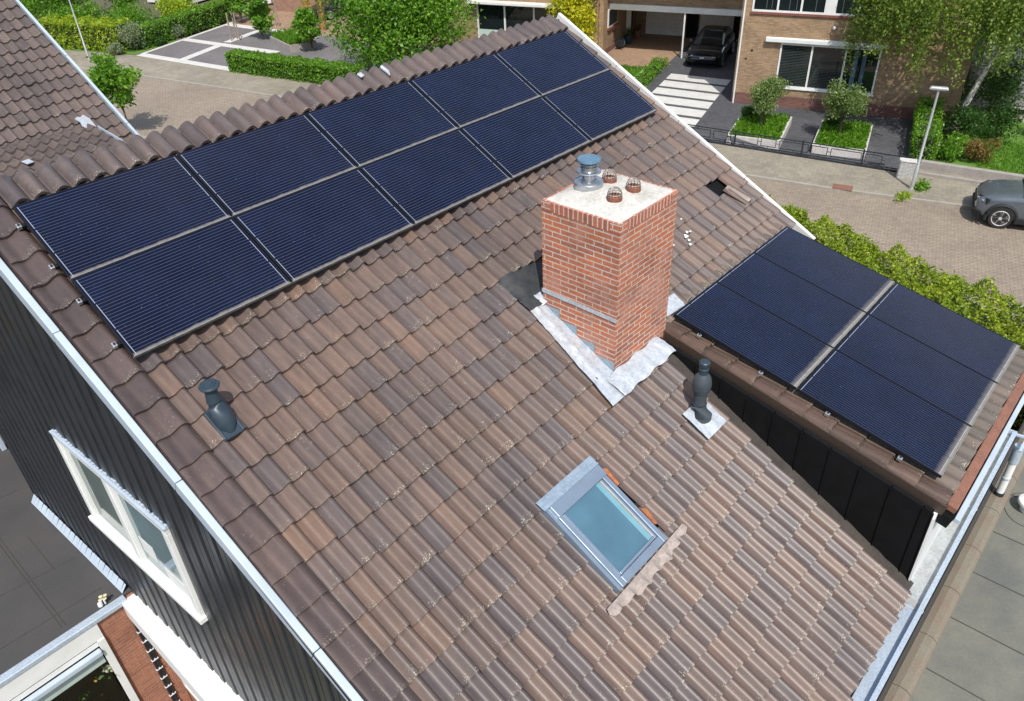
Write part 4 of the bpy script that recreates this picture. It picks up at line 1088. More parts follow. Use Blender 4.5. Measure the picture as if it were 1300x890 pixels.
mb = MB(); mb.poly([(nv-.06,pA.y,G),(nv-.06,pT.y+7.5,G),(nv-.06,pT.y+7.5,pT.z-4.4),(nv-.06,pT.y,pT.z),(nv-.06,pA.y,pA.z)])
mb.poly([(nv-8.6,pA.y+.02,G),(nv-.06,pA.y+.02,G),(nv-.06,pA.y+.02,pA.z),(nv-8.6,pA.y+.02,pA.z)]); mb.build('wall', M['tan_brick'], nb, **W_)
# its shallow dormer roof
nd_a = rad(5); dS = -6.83
b0 = NF(0, dS, .06)
def NDF(X, S, o=0.0): return Vector((X, b0.y - S*math.cos(nd_a) - o*math.sin(nd_a), b0.z - S*math.sin(nd_a) + o*math.cos(nd_a)))
ndm = tiles('dormer_roof', NDF, M['tile_far'], [(-2.42-.2*(k+1), .30+.323*j) for k in range(0,29) for j in range(0,10)], .2, .323, nb, seed=33, amp=.05)
mb = MB(); mb.fbox(NDF, -2.42-5.9, -2.42, 0, 3.2, -.12, -.07); mb.build('deck', M['black_board'], ndm)
mb = MB(); mb.fbox(NDF, -2.415, -2.40, 0.34, 1.3, -.08, .045); mb.build('verge_strip', M['white_metal'], ndm)
m = MB(); vs = []; fs = []
pr_ = [(-2.60,-7.02),(-2.53,-7.05),(-2.49,-7.02),(-2.41,-7.07),(-2.36,-6.92),(-2.365,-6.72),(-2.39,-6.55),(-2.44,-6.66),(-2.48,-6.74),(-2.53,-6.70),(-2.58,-6.78),(-2.56,-6.90)]
m.prism([NF(a,b,.06) for a,b in pr_], NF(0,0,.02)-NF(0,0,0)); m.build('lead_patch', pm('dull lead patch', (.42,.45,.48), (.28,.30,.32), 16, .6, .2, bump=.6, fine=30), nroof)
mb = MB(); mb.prism([NDF(-4.05,.95,.03),NDF(-3.92,.93,.03),NDF(-3.90,1.1,.03),NDF(-4.02,1.12,.03)], (0,0,.012)); mb.build('lead_patch', M['lead'], ndm)

# ================================================================== brick house on the right, across the street
hr = thing('brick_house', 'tan brick house with a wide front window and white blind box, behind two olive trees', 'house', SW(4,3), SA)
def L(s, t): return (s-4, t-3)                                        # street coordinates to house coordinates
def lbox(m, s0, s1, t0, t1, z0, z1, mi=0): m.box(s0-4, s1-4, t0-3, t1-3, z0, z1, mi)
m = MB()
Wn = (1.90, 6.12, .92, 2.86)
lbox(m,0,9.6,0,.25,.52,Wn[2]); lbox(m,0,Wn[0],0,.25,Wn[2],Wn[3]); lbox(m,Wn[1],9.6,0,.25,Wn[2],Wn[3]); lbox(m,0,9.6,0,.25,Wn[3],4.03)
lbox(m,0,.42,0,.25,4.03,6.6); lbox(m,6.3,9.6,0,.25,4.03,6.6); lbox(m,.42,6.3,0,.25,5.5,6.6)
lbox(m,0,.25,.25,9,0,6.6); lbox(m,9.35,9.6,.25,9,0,6.6); lbox(m,0,9.6,8.9,9.1,0,6.6)
m.build('wall', M['tan_brick'], hr)
m = MB(); lbox(m,-.004,9.604,-.006,.2,-.1,.518); m.build('plinth', M['plinth_brick'], hr)
m = MB(); lbox(m,-.4,10,-.6,9.4,6.6,6.8); m.hexa([(-4.5,-3.6,6.8),(6.1,-3.6,6.8),(6.1,6.4,6.8),(-4.5,6.4,6.8),(-4.5,1.4,9.4),(6.1,1.4,9.4),(6.1,1.5,9.4),(-4.5,1.5,9.4)]); m.build('roof', M['tile_far'], hr)
def window(parent, s0, s1, z0, z1, mull, t, conv, fw_=.07, glassm='glass_dark', low=None):
    m = MB()
    def b(a0,a1,c0,c1,d0=-.03,d1=.08): m.box(a0-4 if conv else a0, a1-4 if conv else a1, t+d0, t+d1, c0, c1)
    b(s0,s1,z0,z0+fw_); b(s0,s1,z1-fw_,z1); b(s0,s0+fw_,z0+fw_,z1-fw_); b(s1-fw_,s1,z0+fw_,z1-fw_)
    for q_ in mull: b(q_-fw_*.55,q_+fw_*.55,z0+fw_,z1-fw_,-.02,.07)
    w_ = m.build('window', M['white'], parent)
    m = MB(); b(s0+.02,s1-.02,z0+.02,z1-.02,.04,.05); m.build('pane', M[glassm], w_)
    return w_
w1 = window(hr, Wn[0], Wn[1], Wn[2], Wn[3], (3.28,4.70), -3, True)
m = MB()
for k in range(26): m.box(1.98-4,3.24-4,-3+.0305,-3+.036,Wn[2]+.10+.068*k,Wn[2]+.118+.068*k)
for k in range(14): m.box(3.32-4,4.64-4,-3+.0305,-3+.036,Wn[2]+.10+.068*k,Wn[2]+.112+.068*k)
m.build('slat_blind', pm('dim slat blind',(.06,.07,.066),None,5,.5), w1)
m = MB()
for a,b in ((5.05,5.24),(5.42,5.58)): m.box(a-4,b-4,-3+.030,-3+.037,Wn[2]+.12,Wn[3]-.12)
m.build('curtain', pm('dim blue curtain',(.10,.15,.19),(.05,.08,.11),4,.8), w1)
m = MB(); lbox(m,1.22,6.35,-.20,-.004,2.90,3.10); m.build('blind_box', M['white'], hr, bevel=.03)
m = MB(); lbox(m,1.85,6.17,-.06,-.034,.86,.918); m.build('window_sill', M['white'], hr)
m = MB(); lbox(m,.38,6.35,-.07,.0,4.03,4.12); m.build('upper_sill', M['red_sill'], hr)
w2 = window(hr, .42, 6.3, 4.125, 5.5, (1.52,2.52,3.52,3.66,3.80,4.88,6.0), -3, True, .075)
m = MB(); lbox(m,3.53,3.95,-.028,.03,4.20,5.42); m.build('panel', M['white'], w2)
m = MB()
for a in (1.02,1.25,2.0,2.3,3.1,4.2,4.55): lbox(m,a,a+.02,.036,.039,4.25,5.3)
m.build('curtain', pm('upper dim curtain',(.12,.13,.13),None,4,.8), w2)
m = MB(); m.tube([(.10-4,-3-.05,.0),(.10-4,-3-.05,6.6)],.04,10); m.build('downpipe', M['white'], hr, smooth=True)
m = MB(); m.lathe([(.0,0),(.075,0),(.075,.05),(.04,.09),(0,.09)],14,(4.02-4,-3-.02,3.62),Matrix.Rotation(rad(90),3,'X')); m.build('wall_lamp', M['white'], hr, smooth=True)
m = MB(); lbox(m,.62,.70,-.03,-.002,2.42,2.50); lbox(m,.38,.48,-.02,-.002,2.05,2.10); m.build('wall_fixture', M['black_plastic'], hr)

# ================================================================== house with carport in the middle
hc = thing('carport_house', 'brick house with white fascia carport and white garage doors', 'house', SW(-5,9), SA)
def cbox(m, s0, s1, t0, t1, z0, z1, mi=0): m.box(s0+5, s1+5, t0-9, t1-9, z0, z1, mi)
m = MB()
cbox(m,-8.98,-8.72,6.2,12.6,.3,5.6); cbox(m,-19.5,-16.7,6.0,6.25,.3,5.6); cbox(m,-11.05,-8.985,6.0,6.25,.3,5.6); cbox(m,-16.7,-11.05,6.0,6.25,2.75,5.6)
cbox(m,-8.715,-.03,7.25,7.5,2.72,5.6); cbox(m,-8.72,-.03,12.35,12.6,0,2.6)
cbox(m,-19.5,-19.3,6.3,14,0,5.6)
m.build('wall', M['tan_brick'], hc)
m = MB(); cbox(m,-8.99,-8.705,6.19,12.3,-.1,.298); cbox(m,-19.5,-16.7,5.99,6.2,-.1,.298); m.build('plinth', M['plinth_brick'], hc)
m = MB(); cbox(m,-8.71,-.03,7.12,7.24,2.40,2.71); m.build('fascia', M['white'], hc, bevel=.01)
m = MB(); cbox(m,-8.70,-.03,7.26,12.3,2.42,2.60); m.build('carport_ceiling', M['white'], hc)
m = MB(); m.tube([(-4.33+5,7.2-9,0),(-4.33+5,7.2-9,2.41)],.05,10); m.build('carport_post', M['white'], hc, smooth=True)
m = MB()
cbox(m,-8.0,-5.50,12.26,12.34,.02,2.1); m.build('garage_door', M['white'], hc)
m = MB()
for z in (.45,.9,1.35,1.8): cbox(m,-7.98,-5.52,12.252,12.262,z,z+.015)
cbox(m,-6.62,-6.56,12.22,12.262,1.5,1.95)
m.build('door_groove', M['planter'], hc)
m = MB(); cbox(m,-4.62,-2.55,12.26,12.34,.02,2.1); cbox(m,-2.2,-.2,12.26,12.34,.02,2.1); m.build('garage_door', M['white'], hc)
m = MB(); cbox(m,-5.35,-4.75,12.0,12.34,0,2.4); m.build('pier', M['black_board'], hc)
m = MB(); cbox(m,-2.5,-2.24,12.0,12.34,0,2.4); m.build('pier', M['black_board'], hc)
m = MB()
for z in (1.72,1.95):
    m.tube([(-5.02+5+.13*math.cos(a),11.93-9,z+.12*math.sin(a)) for a in np.linspace(0,6.283,18)],.032,6)
m.build('cable_coil', M['mark_white'], hc, smooth=True)
m = MB(); cbox(m,-8.71,-8.45,10.4,10.62,0,2.3); m.build('door_post', M['white'], hc)
m = MB(); cbox(m,-8.715,-8.66,10.63,11.5,.1,2.1); m.build('door', M['black_board'], hc)
m = MB(); cbox(m,-8.72,-8.66,6.9,8.55,1.42,2.42); sw = m.build('window', M['white'], hc)
m = MB(); cbox(m,-8.665,-8.650,7.0,8.47,1.50,2.35); m.build('pane', M['glass_dark'], sw)
m = MB(); cbox(m,-8.72,-8.60,6.85,8.6,1.30,1.41); m.build('window_sill', M['red_sill'], sw)
m = MB(); cbox(m,-8.712,-8.69,7.95,8.25,.45,1.05); m.build('wall_vent', M['plinth_brick'], hc)
wL = window(hc, -16.7+5, -11.05+5, .05, 2.6, (-14.85+5,-12.95+5), 6.0-9, False, .09)
m = MB()
for a,b in ((-16.6,-14.92),(-14.78,-13.02),(-12.88,-11.15)): m.box(a+5,b+5,6.0-9+.02,6.0-9+.036,.15,1.12)
m.build('lower_panel', M['opal'], wL)
m = MB(); cbox(m,-17.2,-10.6,5.5,6.0,2.62,2.78); m.build('canopy', M['white'], hc, bevel=.02)
m = MB(); m.hexa([(-14.6,-3.8,5.6),(5,-3.8,5.6),(5,6,5.6),(-14.6,6,5.6),(-14.6,1,8),(5,1,8),(5,1.2,8),(-14.6,1.2,8)]); m.build('roof', M['tile_far'], hc)

# far left brick house with trough
hl = thing('red_house', 'reddish brick house corner with a white door, behind the stakes', 'house', SW(-37,16), SA)
m = MB(); m.box(-4.2,5,-4.2,-4.0,0,5); m.box(-4.2,-4,-4,4,0,5); m.build('wall', brick_mat('pinkish brick',(.36,.19,.13),(.28,.14,.1),(.3,.22,.18)), hl)
m = MB(); m.box(-1.9,-.5,-4.26,-4.205,.5,2.2); m.build('door', M['white'], hl, bevel=.01)
m = MB(); m.box(-4.3,5,-4.5,4,5,5.2); m.build('roof', M['tile_far'], hl)
wt = thing('water_butt', 'pale grey round watering pot standing by the reddish wall', 'pot', SW(-38.85,10.6), SA)
m = MB(); m.lathe([(0,0),(.28,0),(.36,.35),(.30,.62),(.22,.66),(0,.62)],18); m.build('pot_body', M['planter'], wt, smooth=True)
m = MB(); m.tube([(.28,0,.3),(.5,0,.5),(.32,0,.6)],.03,6); m.build('handle', M['black_plastic'], wt, smooth=True)
wh = thing('white_shed', 'white rendered garden building behind the far left hedge', 'shed', SW(-49,13), SA)
m = MB(); m.box(-2,2.5,-1,2,0,2.3); m.build('wall', M['white'], wh)
m = MB(); m.box(-2.2,2.7,-1.2,2.2,2.3,2.45); m.build('roof', M['bitumen_grey'], wh)
m = MB(); m.box(-.6,.4,-1.05,-1.004,0,2.0); m.build('door', M['grey_wood'], wh)

# ================================================================== things in the street
def lamp(name, label, base, h, yaw_, headlen=.62, two=True):
    t = thing(name, label, 'street lamp', base, yaw_, 'street lamps')
    m = MB(); m.tube([(0,0,-.02),(0,0,.9),(0,0,.92),(0,0,h)], [.065,.062,.048,.036], 12); m.build('pole', M['pole'], t, smooth=True)
    m = MB(); m.lathe([(0,.0),(.09,0),(.09,.03),(.07,.04),(0,.04)],12,(0,0,0)); m.build('foot', M['pole'], t)
    m = MB(); m.hexa([(-headlen/2,-.10,h-.03),(headlen/2,-.10,h-.03),(headlen/2,.10,h-.03),(-headlen/2,.10,h-.03),(-headlen/2+.05,-.085,h+.06),(headlen/2-.05,-.085,h+.06),(headlen/2-.05,.085,h+.06),(-headlen/2+.05,.085,h+.06)])
    m.build('lamp_head', M['pole'], t, bevel=.03)
    m = MB(); m.box(-headlen/2+.06,headlen/2-.06,-.075,.075,h-.045,h-.031); m.build('lens', M['lamp_clear'], t)
    return t
lamp('street_lamp', 'slim grey street lamp with a flat T head beside the birch, on the right', SW(8.25,-8.09), 3.62, SA)
lamp('street_lamp', 'slim pale street lamp in front of the yellow green hedge, at the far left', SW(-39.68,-3.60), 4.6, SA)
# front garden railing
fl = np.array([-1.0,-5.55]); frr = np.array([8.05,-6.62])
fd = frr-fl; FLn = np.linalg.norm(fd); fang = SA + math.atan2(fd[1], fd[0])
fe = thing('garden_railing', 'low dark blue iron railing of open rectangles along the front garden', 'railing', SW(*fl), fang)
m = MB()
m.box(0,FLn,-.02,.02,.60,.635); m.box(0,FLn,-.02,.02,.10,.135); m.box(0,FLn,-.05,.05,-.02,.05)
m.build('rails', M['iron'], fe)
m = MB(); x = .1; k = 0
while x < FLn-1.2:
    wd = (1.16,.62)[k % 2]
    for z in (.20,.51): m.box(x+.06,x+.06+wd,-.012,.012,z,z+.024)
    for xx in (x+.06,x+.06+wd-.024): m.box(xx,xx+.024,-.012,.012,.224,.51)
    m.box(x+.06+wd,x+.18+wd,-.010,.010,.36,.378); m.box(x+.06+wd*.5-.01,x+.06+wd*.5+.01,-.01,.01,.534,.60); m.box(x+.06+wd*.5-.01,x+.06+wd*.5+.01,-.01,.01,.135,.20)
    x += wd+.12; k += 1
m.build('rectangles', M['iron'], fe)
for xx in (0,2.35,5.1,7.4,FLn-.06):
    m = MB(); m.box(xx,xx+.06,-.03,.03,-.05,.68); m.build('post', M['iron'], fe)
# planters with olive trees
for i, (s0, s1, lab, lab2) in enumerate(((.98,3.15,'left','nearer the driveway'),(4.40,6.45,'right','under the front window'))):
    bp = thing('raised_planter', 'pale concrete raised bed with bright grass, %s' % ('next to the striped driveway' if i == 0 else 'in front of the middle of the big window'), 'planter', SW((s0+s1)/2,-4.0), SA, 'raised beds in the front garden')
    hw_ = (s1-s0)/2; t0, t1 = -1.62, 1.62; h = .36
    m = MB(); m.box(-hw_,hw_,t0,t0+.09,0,h); m.box(-hw_,hw_,t1-.09,t1,0,h); m.box(-hw_,-hw_+.09,t0+.09,t1-.09,0,h); m.box(hw_-.09,hw_,t0+.09,t1-.09,0,h); m.build('bed_wall', M['planter'], bp)
    m = MB(); m.box(-hw_+.09,hw_-.09,t0+.09,t1-.09,.05,h-.04); m.build('bed_soil', M['lawn'], bp)
    p = np.column_stack([rng.uniform(-hw_+.06,hw_-.06,2600), rng.uniform(t0+.06,t1-.06,2600), h-.03+np.abs(rng.normal(0,.07,2600))])
    leaf_object('grass', p, .17, L_['grassy'], bp, rng.uniform(.2,.9,2600), flat=-.4, aspect=.3, droop=-.6)
    tr = tree('olive_tree', 'small round grey green olive tree %s' % ('in the raised bed beside the striped driveway' if i == 0 else 'in the raised bed before the front window'), SW((s0+s1)/2+(.0 if i == 0 else -.15),-4.0+.1,h-.05), 2.15, .70, .82, 8000, L_['olive'], .085, 22, trunk_r=.05, squash=.9, shell=.8, group='olive trees in the front garden', blob=.50, seed=40+i)
sb_ = shrub('small_bush', 'round dark green bush in the corner of the left raised bed', SW(1.35,-2.95,.33), .42, .5, 900, L_['dark'], .08, seed=3)
sb_ = shrub('small_bush', 'round dark green bush in the corner of the right raised bed', SW(4.85,-2.95,.33), .36, .45, 800, L_['dark'], .08, seed=4)
gp = thing('stone_pillar', 'square pale stone pillar at the end of the iron railing, beside the street lamp', 'pillar', SW(7.95,-7.0), SA)
m = MB(); m.box(-.28,.28,-.15,.15,-.05,.62); m.build('pillar_body', pm('speckled stone',(.50,.49,.46),(.28,.28,.27),14,.9), gp, bevel=.02)
m = MB(); m.box(-.30,.30,-.17,.17,.621,.68); m.build('cap_stone', M['planter'], gp, bevel=.015)
lw_ = thing('garden_wall', 'low grey stepped garden wall between the lawn and the pavement', 'wall', SW(8.45,-5.85), fang)
m = MB(); m.box(0,9,-.12,.12,-.1,.30); m.build('wall_body', M['stone_wall'], lw_)
m = MB(); m.box(0,9,-.75,-.60,-.1,.10); m.build('step_edge', M['stone_wall'], lw_)
dn = tag(ssheet('gully_cover', [(5.6,-9.0),(6.3,-9.03),(6.3,-8.55),(5.6,-8.52)], M['band'], .012, kind='structure'), kind='structure')

# hose reel, pots by the left wing wall
hz = thing('hose_reel', 'small dark hose reel with teal side standing against the tan wall', 'hose reel', SW(-8.3,8.1), SA)
m = MB(); Mx = Matrix.Rotation(rad(90),3,'X')
m.lathe([(0,-.16),(.22,-.16),(.22,-.13),(.13,-.12),(.13,.12),(.22,.13),(.22,.16),(0,.16)],18,(0,0,.38),Mx); m.build('reel', M['black_plastic'], hz, smooth=True)
m = MB(); m.lathe([(0,-.19),(.25,-.19),(.25,-.165),(0,-.165)],18,(0,0,.38),Mx); m.build('side_disc', M['teal'], hz)
m = MB(); m.tube([(-.2,-.18,0),(0,-.18,.5),(.2,-.18,0)],.02,6); m.tube([(-.2,.18,0),(0,.18,.5),(.2,.18,0)],.02,6); m.build('stand', M['black_plastic'], hz)
for i,(s,t,r,h,mt,lab) in enumerate(((-8.25,9.6,.26,.5,'plastic_dark','dark grey pot with a plant beside the white door post'),(-8.2,11.3,.2,.4,'terracotta','small terracotta pot with a plant beside the garage door'))):
    pp = thing('plant_pot', lab, 'plant pot', SW(s,t), 0)
    m = MB(); m.lathe([(0,0),(r*.7,0),(r,h),(r*.9,h),(r*.85,h-.05),(0,h-.05)],16); m.build('pot', M[mt], pp, smooth=True)
    p, cl = blob_pts([(0,0,h+.15),(.1,.05,h+.25)],[r,r*.8],240,.8,.9); leaf_object('plant', p, .09, L_['red' if i else 'dark'], pp, cl)

# ---- vegetation across the street
big = tree('leafy_tree', 'big dense green tree beyond the ridge, left of the far house with the patio window', SW(-18.0,-.2), 6.8, .2, 3.95, 28000, L_['tree'], .20, 40, trunk_r=.16, squash=.85, shell=.5, blob=.40, seed=11)
tree('golden_tree', 'bright yellow green tree above the right end of the ridge', SW(-9.9,4.75), 5.2, .5, 1.75, 5200, L_['gold'], .19, 20, trunk_r=.08, squash=.95, shell=.5, blob=.5, seed=12)
tree('street_tree', 'small fresh green street tree standing alone at the road edge beside the left neighbour roof', SW(-25.7,-13.1), 3.95, 1.0, 1.3, 3600, L_['hedge'], .19, 20, trunk_r=.04, squash=.62, shell=.7, blob=.42, seed=13)
# birch: long hanging twigs
bt = thing('birch_tree', 'tall silver birch with drooping light foliage and white leaning trunk, beside the street lamp', 'tree', SW(9.6,-1.2), SA)
R = np.random.default_rng(17); P_ = []; CL = []; br_m = MB()
for i in range(520):
    a = R.uniform(0,6.28); q_ = R.uniform(.1,1)**.6*4.1
    cx_, cy_ = -.6+q_*math.cos(a)*1.02, .3+q_*math.sin(a)*.8
    z0 = 6.9 - .22*q_ + R.uniform(-1.7,1.6)*(1-q_/5.5); ln = R.uniform(1.3,3.6)*(.5+.5*q_/4.1); c0 = R.uniform(0,1); npt = int(46*ln)
    tt = R.uniform(0,1,npt)
    if z0-ln < .9: ln = max(.5, z0-.9)
    P_.append(np.column_stack([cx_+R.normal(0,.15,npt)+.15*tt*math.cos(a), cy_+R.normal(0,.15,npt)+.15*tt*math.sin(a), z0-ln*tt])); CL.append(np.clip(c0+.2*R.normal(size=npt)-.15*tt,0,1))
    if i % 8 == 0: br_m.tube([(.6,0,5.0+R.uniform(-.8,1.2)),(cx_*.6+.2,cy_*.6,z0*.9+.4),(cx_,cy_,z0)],[.035,.02,.008],5)
P_ = np.vstack(P_); CL = np.concatenate(CL)
leaf_object('crown', P_, .125, L_['birch'], bt, CL, droop=.5)
br_m.tube([(0,0,-.1),(.12,0,1.0),(.45,.05,2.4),(.75,.05,3.6),(.6,0,5.2),(.3,.1,7.6)],[.13,.115,.10,.085,.065,.02],10)
br_m.tube([(.6,0,3.2),(-.4,.1,4.2),(-1.6,.1,4.7),(-2.8,.2,4.5)],[.06,.045,.03,.012],7); br_m.tube([(.7,0,4.2),(1.6,.2,5.2),(2.6,.4,5.6)],[.05,.035,.012],7)
br_m.build('trunk', M['birch_bark'], bt, smooth=True)
bt2 = tree('birch_tree', 'second thinner birch with pale trunk at the right edge of the photo', SW(12.3,.9), 7.4, 1.6, 2.3, 5200, L_['birch'], .12, 26, bark=M['birch_bark'], trunk_r=.08, squash=.9, shell=.8, blob=.42, seed=19)
hedge('clipped_hedge', 'dark clipped hedge between the dark paving and the birch, beside the right brick house', SW(8.45,-2.9), SA+rad(90), 5.0, .85, 1.15, 4200, L_['hedge'], .10)
for i,(s,t,r,h,mk,n,lab) in enumerate(((9.4,-4.6,.8,.85,'hedge',1500,'bright green low shrub right behind the street lamp'),(10.5,-4.5,.75,.85,'red',1200,'reddish leaved shrub on the edge of the right lawn'),
    (9.7,-2.4,1.0,1.7,'dark',2200,'dark green shrub under the birch trunk'),(11.3,-1.5,1.1,1.6,'dark',2200,'dark green shrub behind the right lawn'),(10.9,.8,1.5,2.6,'dark',3000,'large dark shrub deep behind the birch'),(12.8,-.8,.9,1.2,'hedge',1400,'green shrub at the right edge of the lawn'),(9.0,1.2,1.2,2.4,'dark',2400,'dark shrub against the corner of the right brick house'))):
    shrub('garden_shrub', lab, SW(s,t), r, h, n, L_[mk], .11, seed=60+i)
grass_patch('grass', 10.4, 14, -5.5, -2.0, .05, 5200, L_['grassy'], .10, SW(0,0), SA)
sf = thing('slatted_fence', 'weathered grey slatted fence behind the second birch, upper right', 'fence', SW(9.9,2.6), SA)
m = MB()
for k in range(15): m.box(0,7,-.02,.02,.1+.14*k,.21+.14*k)
m.build('slats', M['grey_wood'], sf)
for x in (0,1.8,3.6,5.4,6.9):
    m = MB(); m.box(x,x+.09,.021,.11,-.1,2.25); m.build('post', M['stake'], sf)
hb = thing('back_house', 'grey green house wall half hidden behind the birch foliage at the upper right', 'house', SW(14,8), SA)
m = MB(); m.box(-3.5,6,-2,4,0,5); m.build('wall', pm('grey green render',(.17,.20,.18),(.12,.15,.13),.8,.8), hb)
m = MB(); m.box(-2,0,-2.06,-2.004,2.6,3.8); m.build('window', M['white'], hb)
m = MB(); m.box(-4,6.5,-2.5,4.5,5,5.3); m.build('roof', M['tile_far'], hb)
# lavender bed and low green beside the driveway
lb = hedge('lavender_bed', 'low soft green border of lavender along the left side of the striped driveway', SW(-4.95,3.1), SA+rad(92), 4.6, .75, .42, 2200, L_['hedge'], .10, rough=.12)
grass_patch('grass', -7.4, -5.7, .3, 4.6, .02, 3800, L_['grassy'], .10, SW(0,0), SA)
m = MB(); m.prism([SW(-5.62,1.0,.1),SW(-5.45,1.0,.1),SW(-5.35,4.9,.1),SW(-5.52,4.9,.1)],(0,0,-.12)); tag(m.build('path_edge', M['white_slab']), kind='structure')
# left gardens
hedge('box_hedge', 'long clipped bright green box hedge along the pavement in front of the big tree', SW(-23.8,-3.10), SA-rad(4), 9.4, .95, 1.05, 12500, L_['hedge'], .12, rough=.07)
hedge('tall_hedge', 'green hedge running back along the far left side of the white gridded paving', SW(-38.6,3.9), SA+rad(94), 9.5, 1.1, 1.35, 7000, L_['hedge'], .14, rough=.13)
hedge('golden_hedge', 'yellow green rounded hedge behind the far left street lamp', SW(-42.6,-1.2), SA+rad(4), 7.2, 1.8, 1.65, 9000, L_['lime'], .15, rough=.16)
for i,(s,t,r,h,mk,n,lab) in enumerate(((-38.3,-.9,1.15,1.9,'silver',2200,'grey leaved bush at the front corner of the tall hedge'),(-38.5,-2.2,.7,.7,'silver',1100,'low blue grey shrub beside the white paving corner'),(-37.9,.4,.8,.55,'dark',1200,'low dark shrub in the far left garden, by the curved path'),(-38.0,2.6,.7,1.0,'silver',1100,'pale variegated shrub in front of the tall hedge'))):
    shrub('garden_shrub', lab, SW(s,t), r, h, n, L_[mk], .12, seed=80+i)
for i,(s,t,h,r,n,mk,lab) in enumerate(((-47.5,1.5,6.5,2.3,5200,'hedge','dense green tree behind the yellow green hedge, at the far left'),(-44.0,3.8,6.0,2.0,5200,'tree','fresh green tree behind the grey leaved bush at the far left'),(-42.5,7.8,5.2,1.5,3400,'lime','brownish yellow green tree behind the tall hedge'),(-36.9,7.6,3.6,.95,1900,'tree','slim green tree at the back end of the tall hedge'),(-31.9,3.9,3.3,.95,1500,'tree','thin young tree with airy leaves above the grassy planter'),(-26.6,2.3,3.0,.85,1300,'tree','small leafy tree in the planter left of the big tree'),(-51,4.5,6,2.2,3500,'dark','dark tree at the top left corner beyond the neighbour roof'),(-50,-2,4,1.8,2600,'hedge','leafy shrub tree beyond the far left hedge'))):
    tree('garden_tree', lab, SW(s,t), h, .35, r, n*2, L_[mk], .19, 22, trunk_r=.05, shell=.65, blob=.50, seed=100+i)
for i,(s,t,r,h,mk,n,lab) in enumerate(((-45.5,.8,1.9,2.3,'hedge',3600,'wide green bush just behind the yellow green hedge'),(-41.4,2.0,1.6,2.2,'tree',3200,'leafy bush between the yellow hedge and the tall hedge'),(-41.0,5.6,1.5,2.1,'lime',2800,'lime green bush on the far side of the tall hedge'),(-53,2.5,2.2,2.4,'hedge',3200,'far green bush at the top left corner'))):
    shrub('garden_shrub', lab, SW(s,t), r, h, n, L_[mk], .17, seed=150+i, nb=11)
for i,(s,t,lab) in enumerate(((-33.6,3.2,'leaning grey stakes tied round a bare young tree on the dark paving'),(-33.6,7.3,'pair of grey stakes standing behind the white paving band'))):
    tk = thing('tree_stakes', lab, 'tree stakes', SW(s,t), SA, 'tree stakes')
    for k in range(3):
        a = k*2.1; m = MB(); m.tube([(.32*math.cos(a),.32*math.sin(a),-.1),(.26*math.cos(a),.26*math.sin(a),1.75)],.045,7); m.build('stake', M['stake'], tk, smooth=True)
    m = MB()
    for k in range(3):
        a, b = k*2.1, (k+1)*2.1; m.bar((.27*math.cos(a),.27*math.sin(a),1.5),(.27*math.cos(b),.27*math.sin(b),1.5),.02,.08)
    m.build('tie', M['black_plastic'], tk)
pb = thing('stone_planter', 'long grey stone planter of tall grass beside the box hedge', 'planter', SW(-28.7,3.1), SA-rad(30))
m = MB(); m.box(-1.7,1.7,-.9,-.8,0,.45); m.box(-1.7,1.7,.8,.9,0,.45); m.box(-1.7,-1.6,-.8,.8,0,.45); m.box(1.6,1.7,-.8,.8,0,.45); m.build('bed_wall', M['stone_wall'], pb)
m = MB(); m.box(-1.6,1.6,-.8,.8,.1,.38); m.build('bed_soil', M['soil'], pb)
p = np.column_stack([rng.uniform(-1.6,1.6,2400), rng.uniform(-.8,.8,2400), .45+np.abs(rng.normal(0,.16,2400))]); leaf_object('grass', p, .22, L_['grassy'], pb, rng.uniform(0,.8,2400), flat=-.5, aspect=.22, droop=-1)
for i,(s,t,mk) in enumerate(((-30.2,6.8,'gold'),(-29.5,7.4,'tree'))):
    tt = thing('climber_post', ('orange wooden post wrapped in yellow ivy' if i == 0 else 'orange wooden post with green climber') + ' behind the grassy planter', 'post', SW(s,t), SA)
    m = MB(); m.tube([(0,0,-.1),(.03,0,1.5),(0,0,3.4)],[.22,.2,.18],9); m.build('post_body', pm('orange wood %d'%i,(.36,.19,.08),(.27,.14,.06),8,.8), tt, smooth=True)
    n = 600; a = rng.uniform(0,6.28,n); zz = rng.uniform(.2,3.5,n); p = np.column_stack([.25*np.cos(a)*(1+.3*rng.normal(size=n)), .25*np.sin(a)*(1+.3*rng.normal(size=n)), zz]); p = p[np.sin(zz*1.1+a) > -.6]
    leaf_object('climber', p, .15, L_[mk], tt)
# the hedge of the tiled house, beside the road on the right
fh = thing('garden_hedge', 'loose yellow green hedge along the road behind the dormer solar panels', 'hedge', (12.0,-5.5,G), 0)
pts = [(13.25,1.6),(13.0,.2),(12.45,-2.0),(11.85,-4.3),(11.2,-6.6),(10.6,-9.0),(9.9,-11.5)]
Pf = []; Cf = []
for i in range(len(pts)-1):
    a, b = np.array(pts[i]), np.array(pts[i+1]); Ls = np.linalg.norm(b-a); ang = math.atan2(*(b-a)[::-1])
    p, cl = hedge_pts(-Ls/2-.1, Ls/2+.1, -1.15, 1.15, 1.82+.04*math.sin(i*2.1), 17000, .07)
    p[:,2] += (.07*np.sin(p[:,0]*2.9+i)+.07*np.sin(p[:,0]*6.1+p[:,1]*4)+.06*np.sin(p[:,1]*11+p[:,0]*9))*(p[:,2] > 1.2)
    ca, sa = math.cos(ang), math.sin(ang); m_ = (a+b)/2
    n_ = np.array([sa, -ca]) if sa*1 < 0 else np.array([-sa, ca]); 
    q_ = np.column_stack([p[:,0]*ca-p[:,1]*sa+m_[0]-.80-12.0, p[:,0]*sa+p[:,1]*ca+m_[1]+.2+5.5, p[:,2]]); Pf.append(q_); Cf.append(cl)
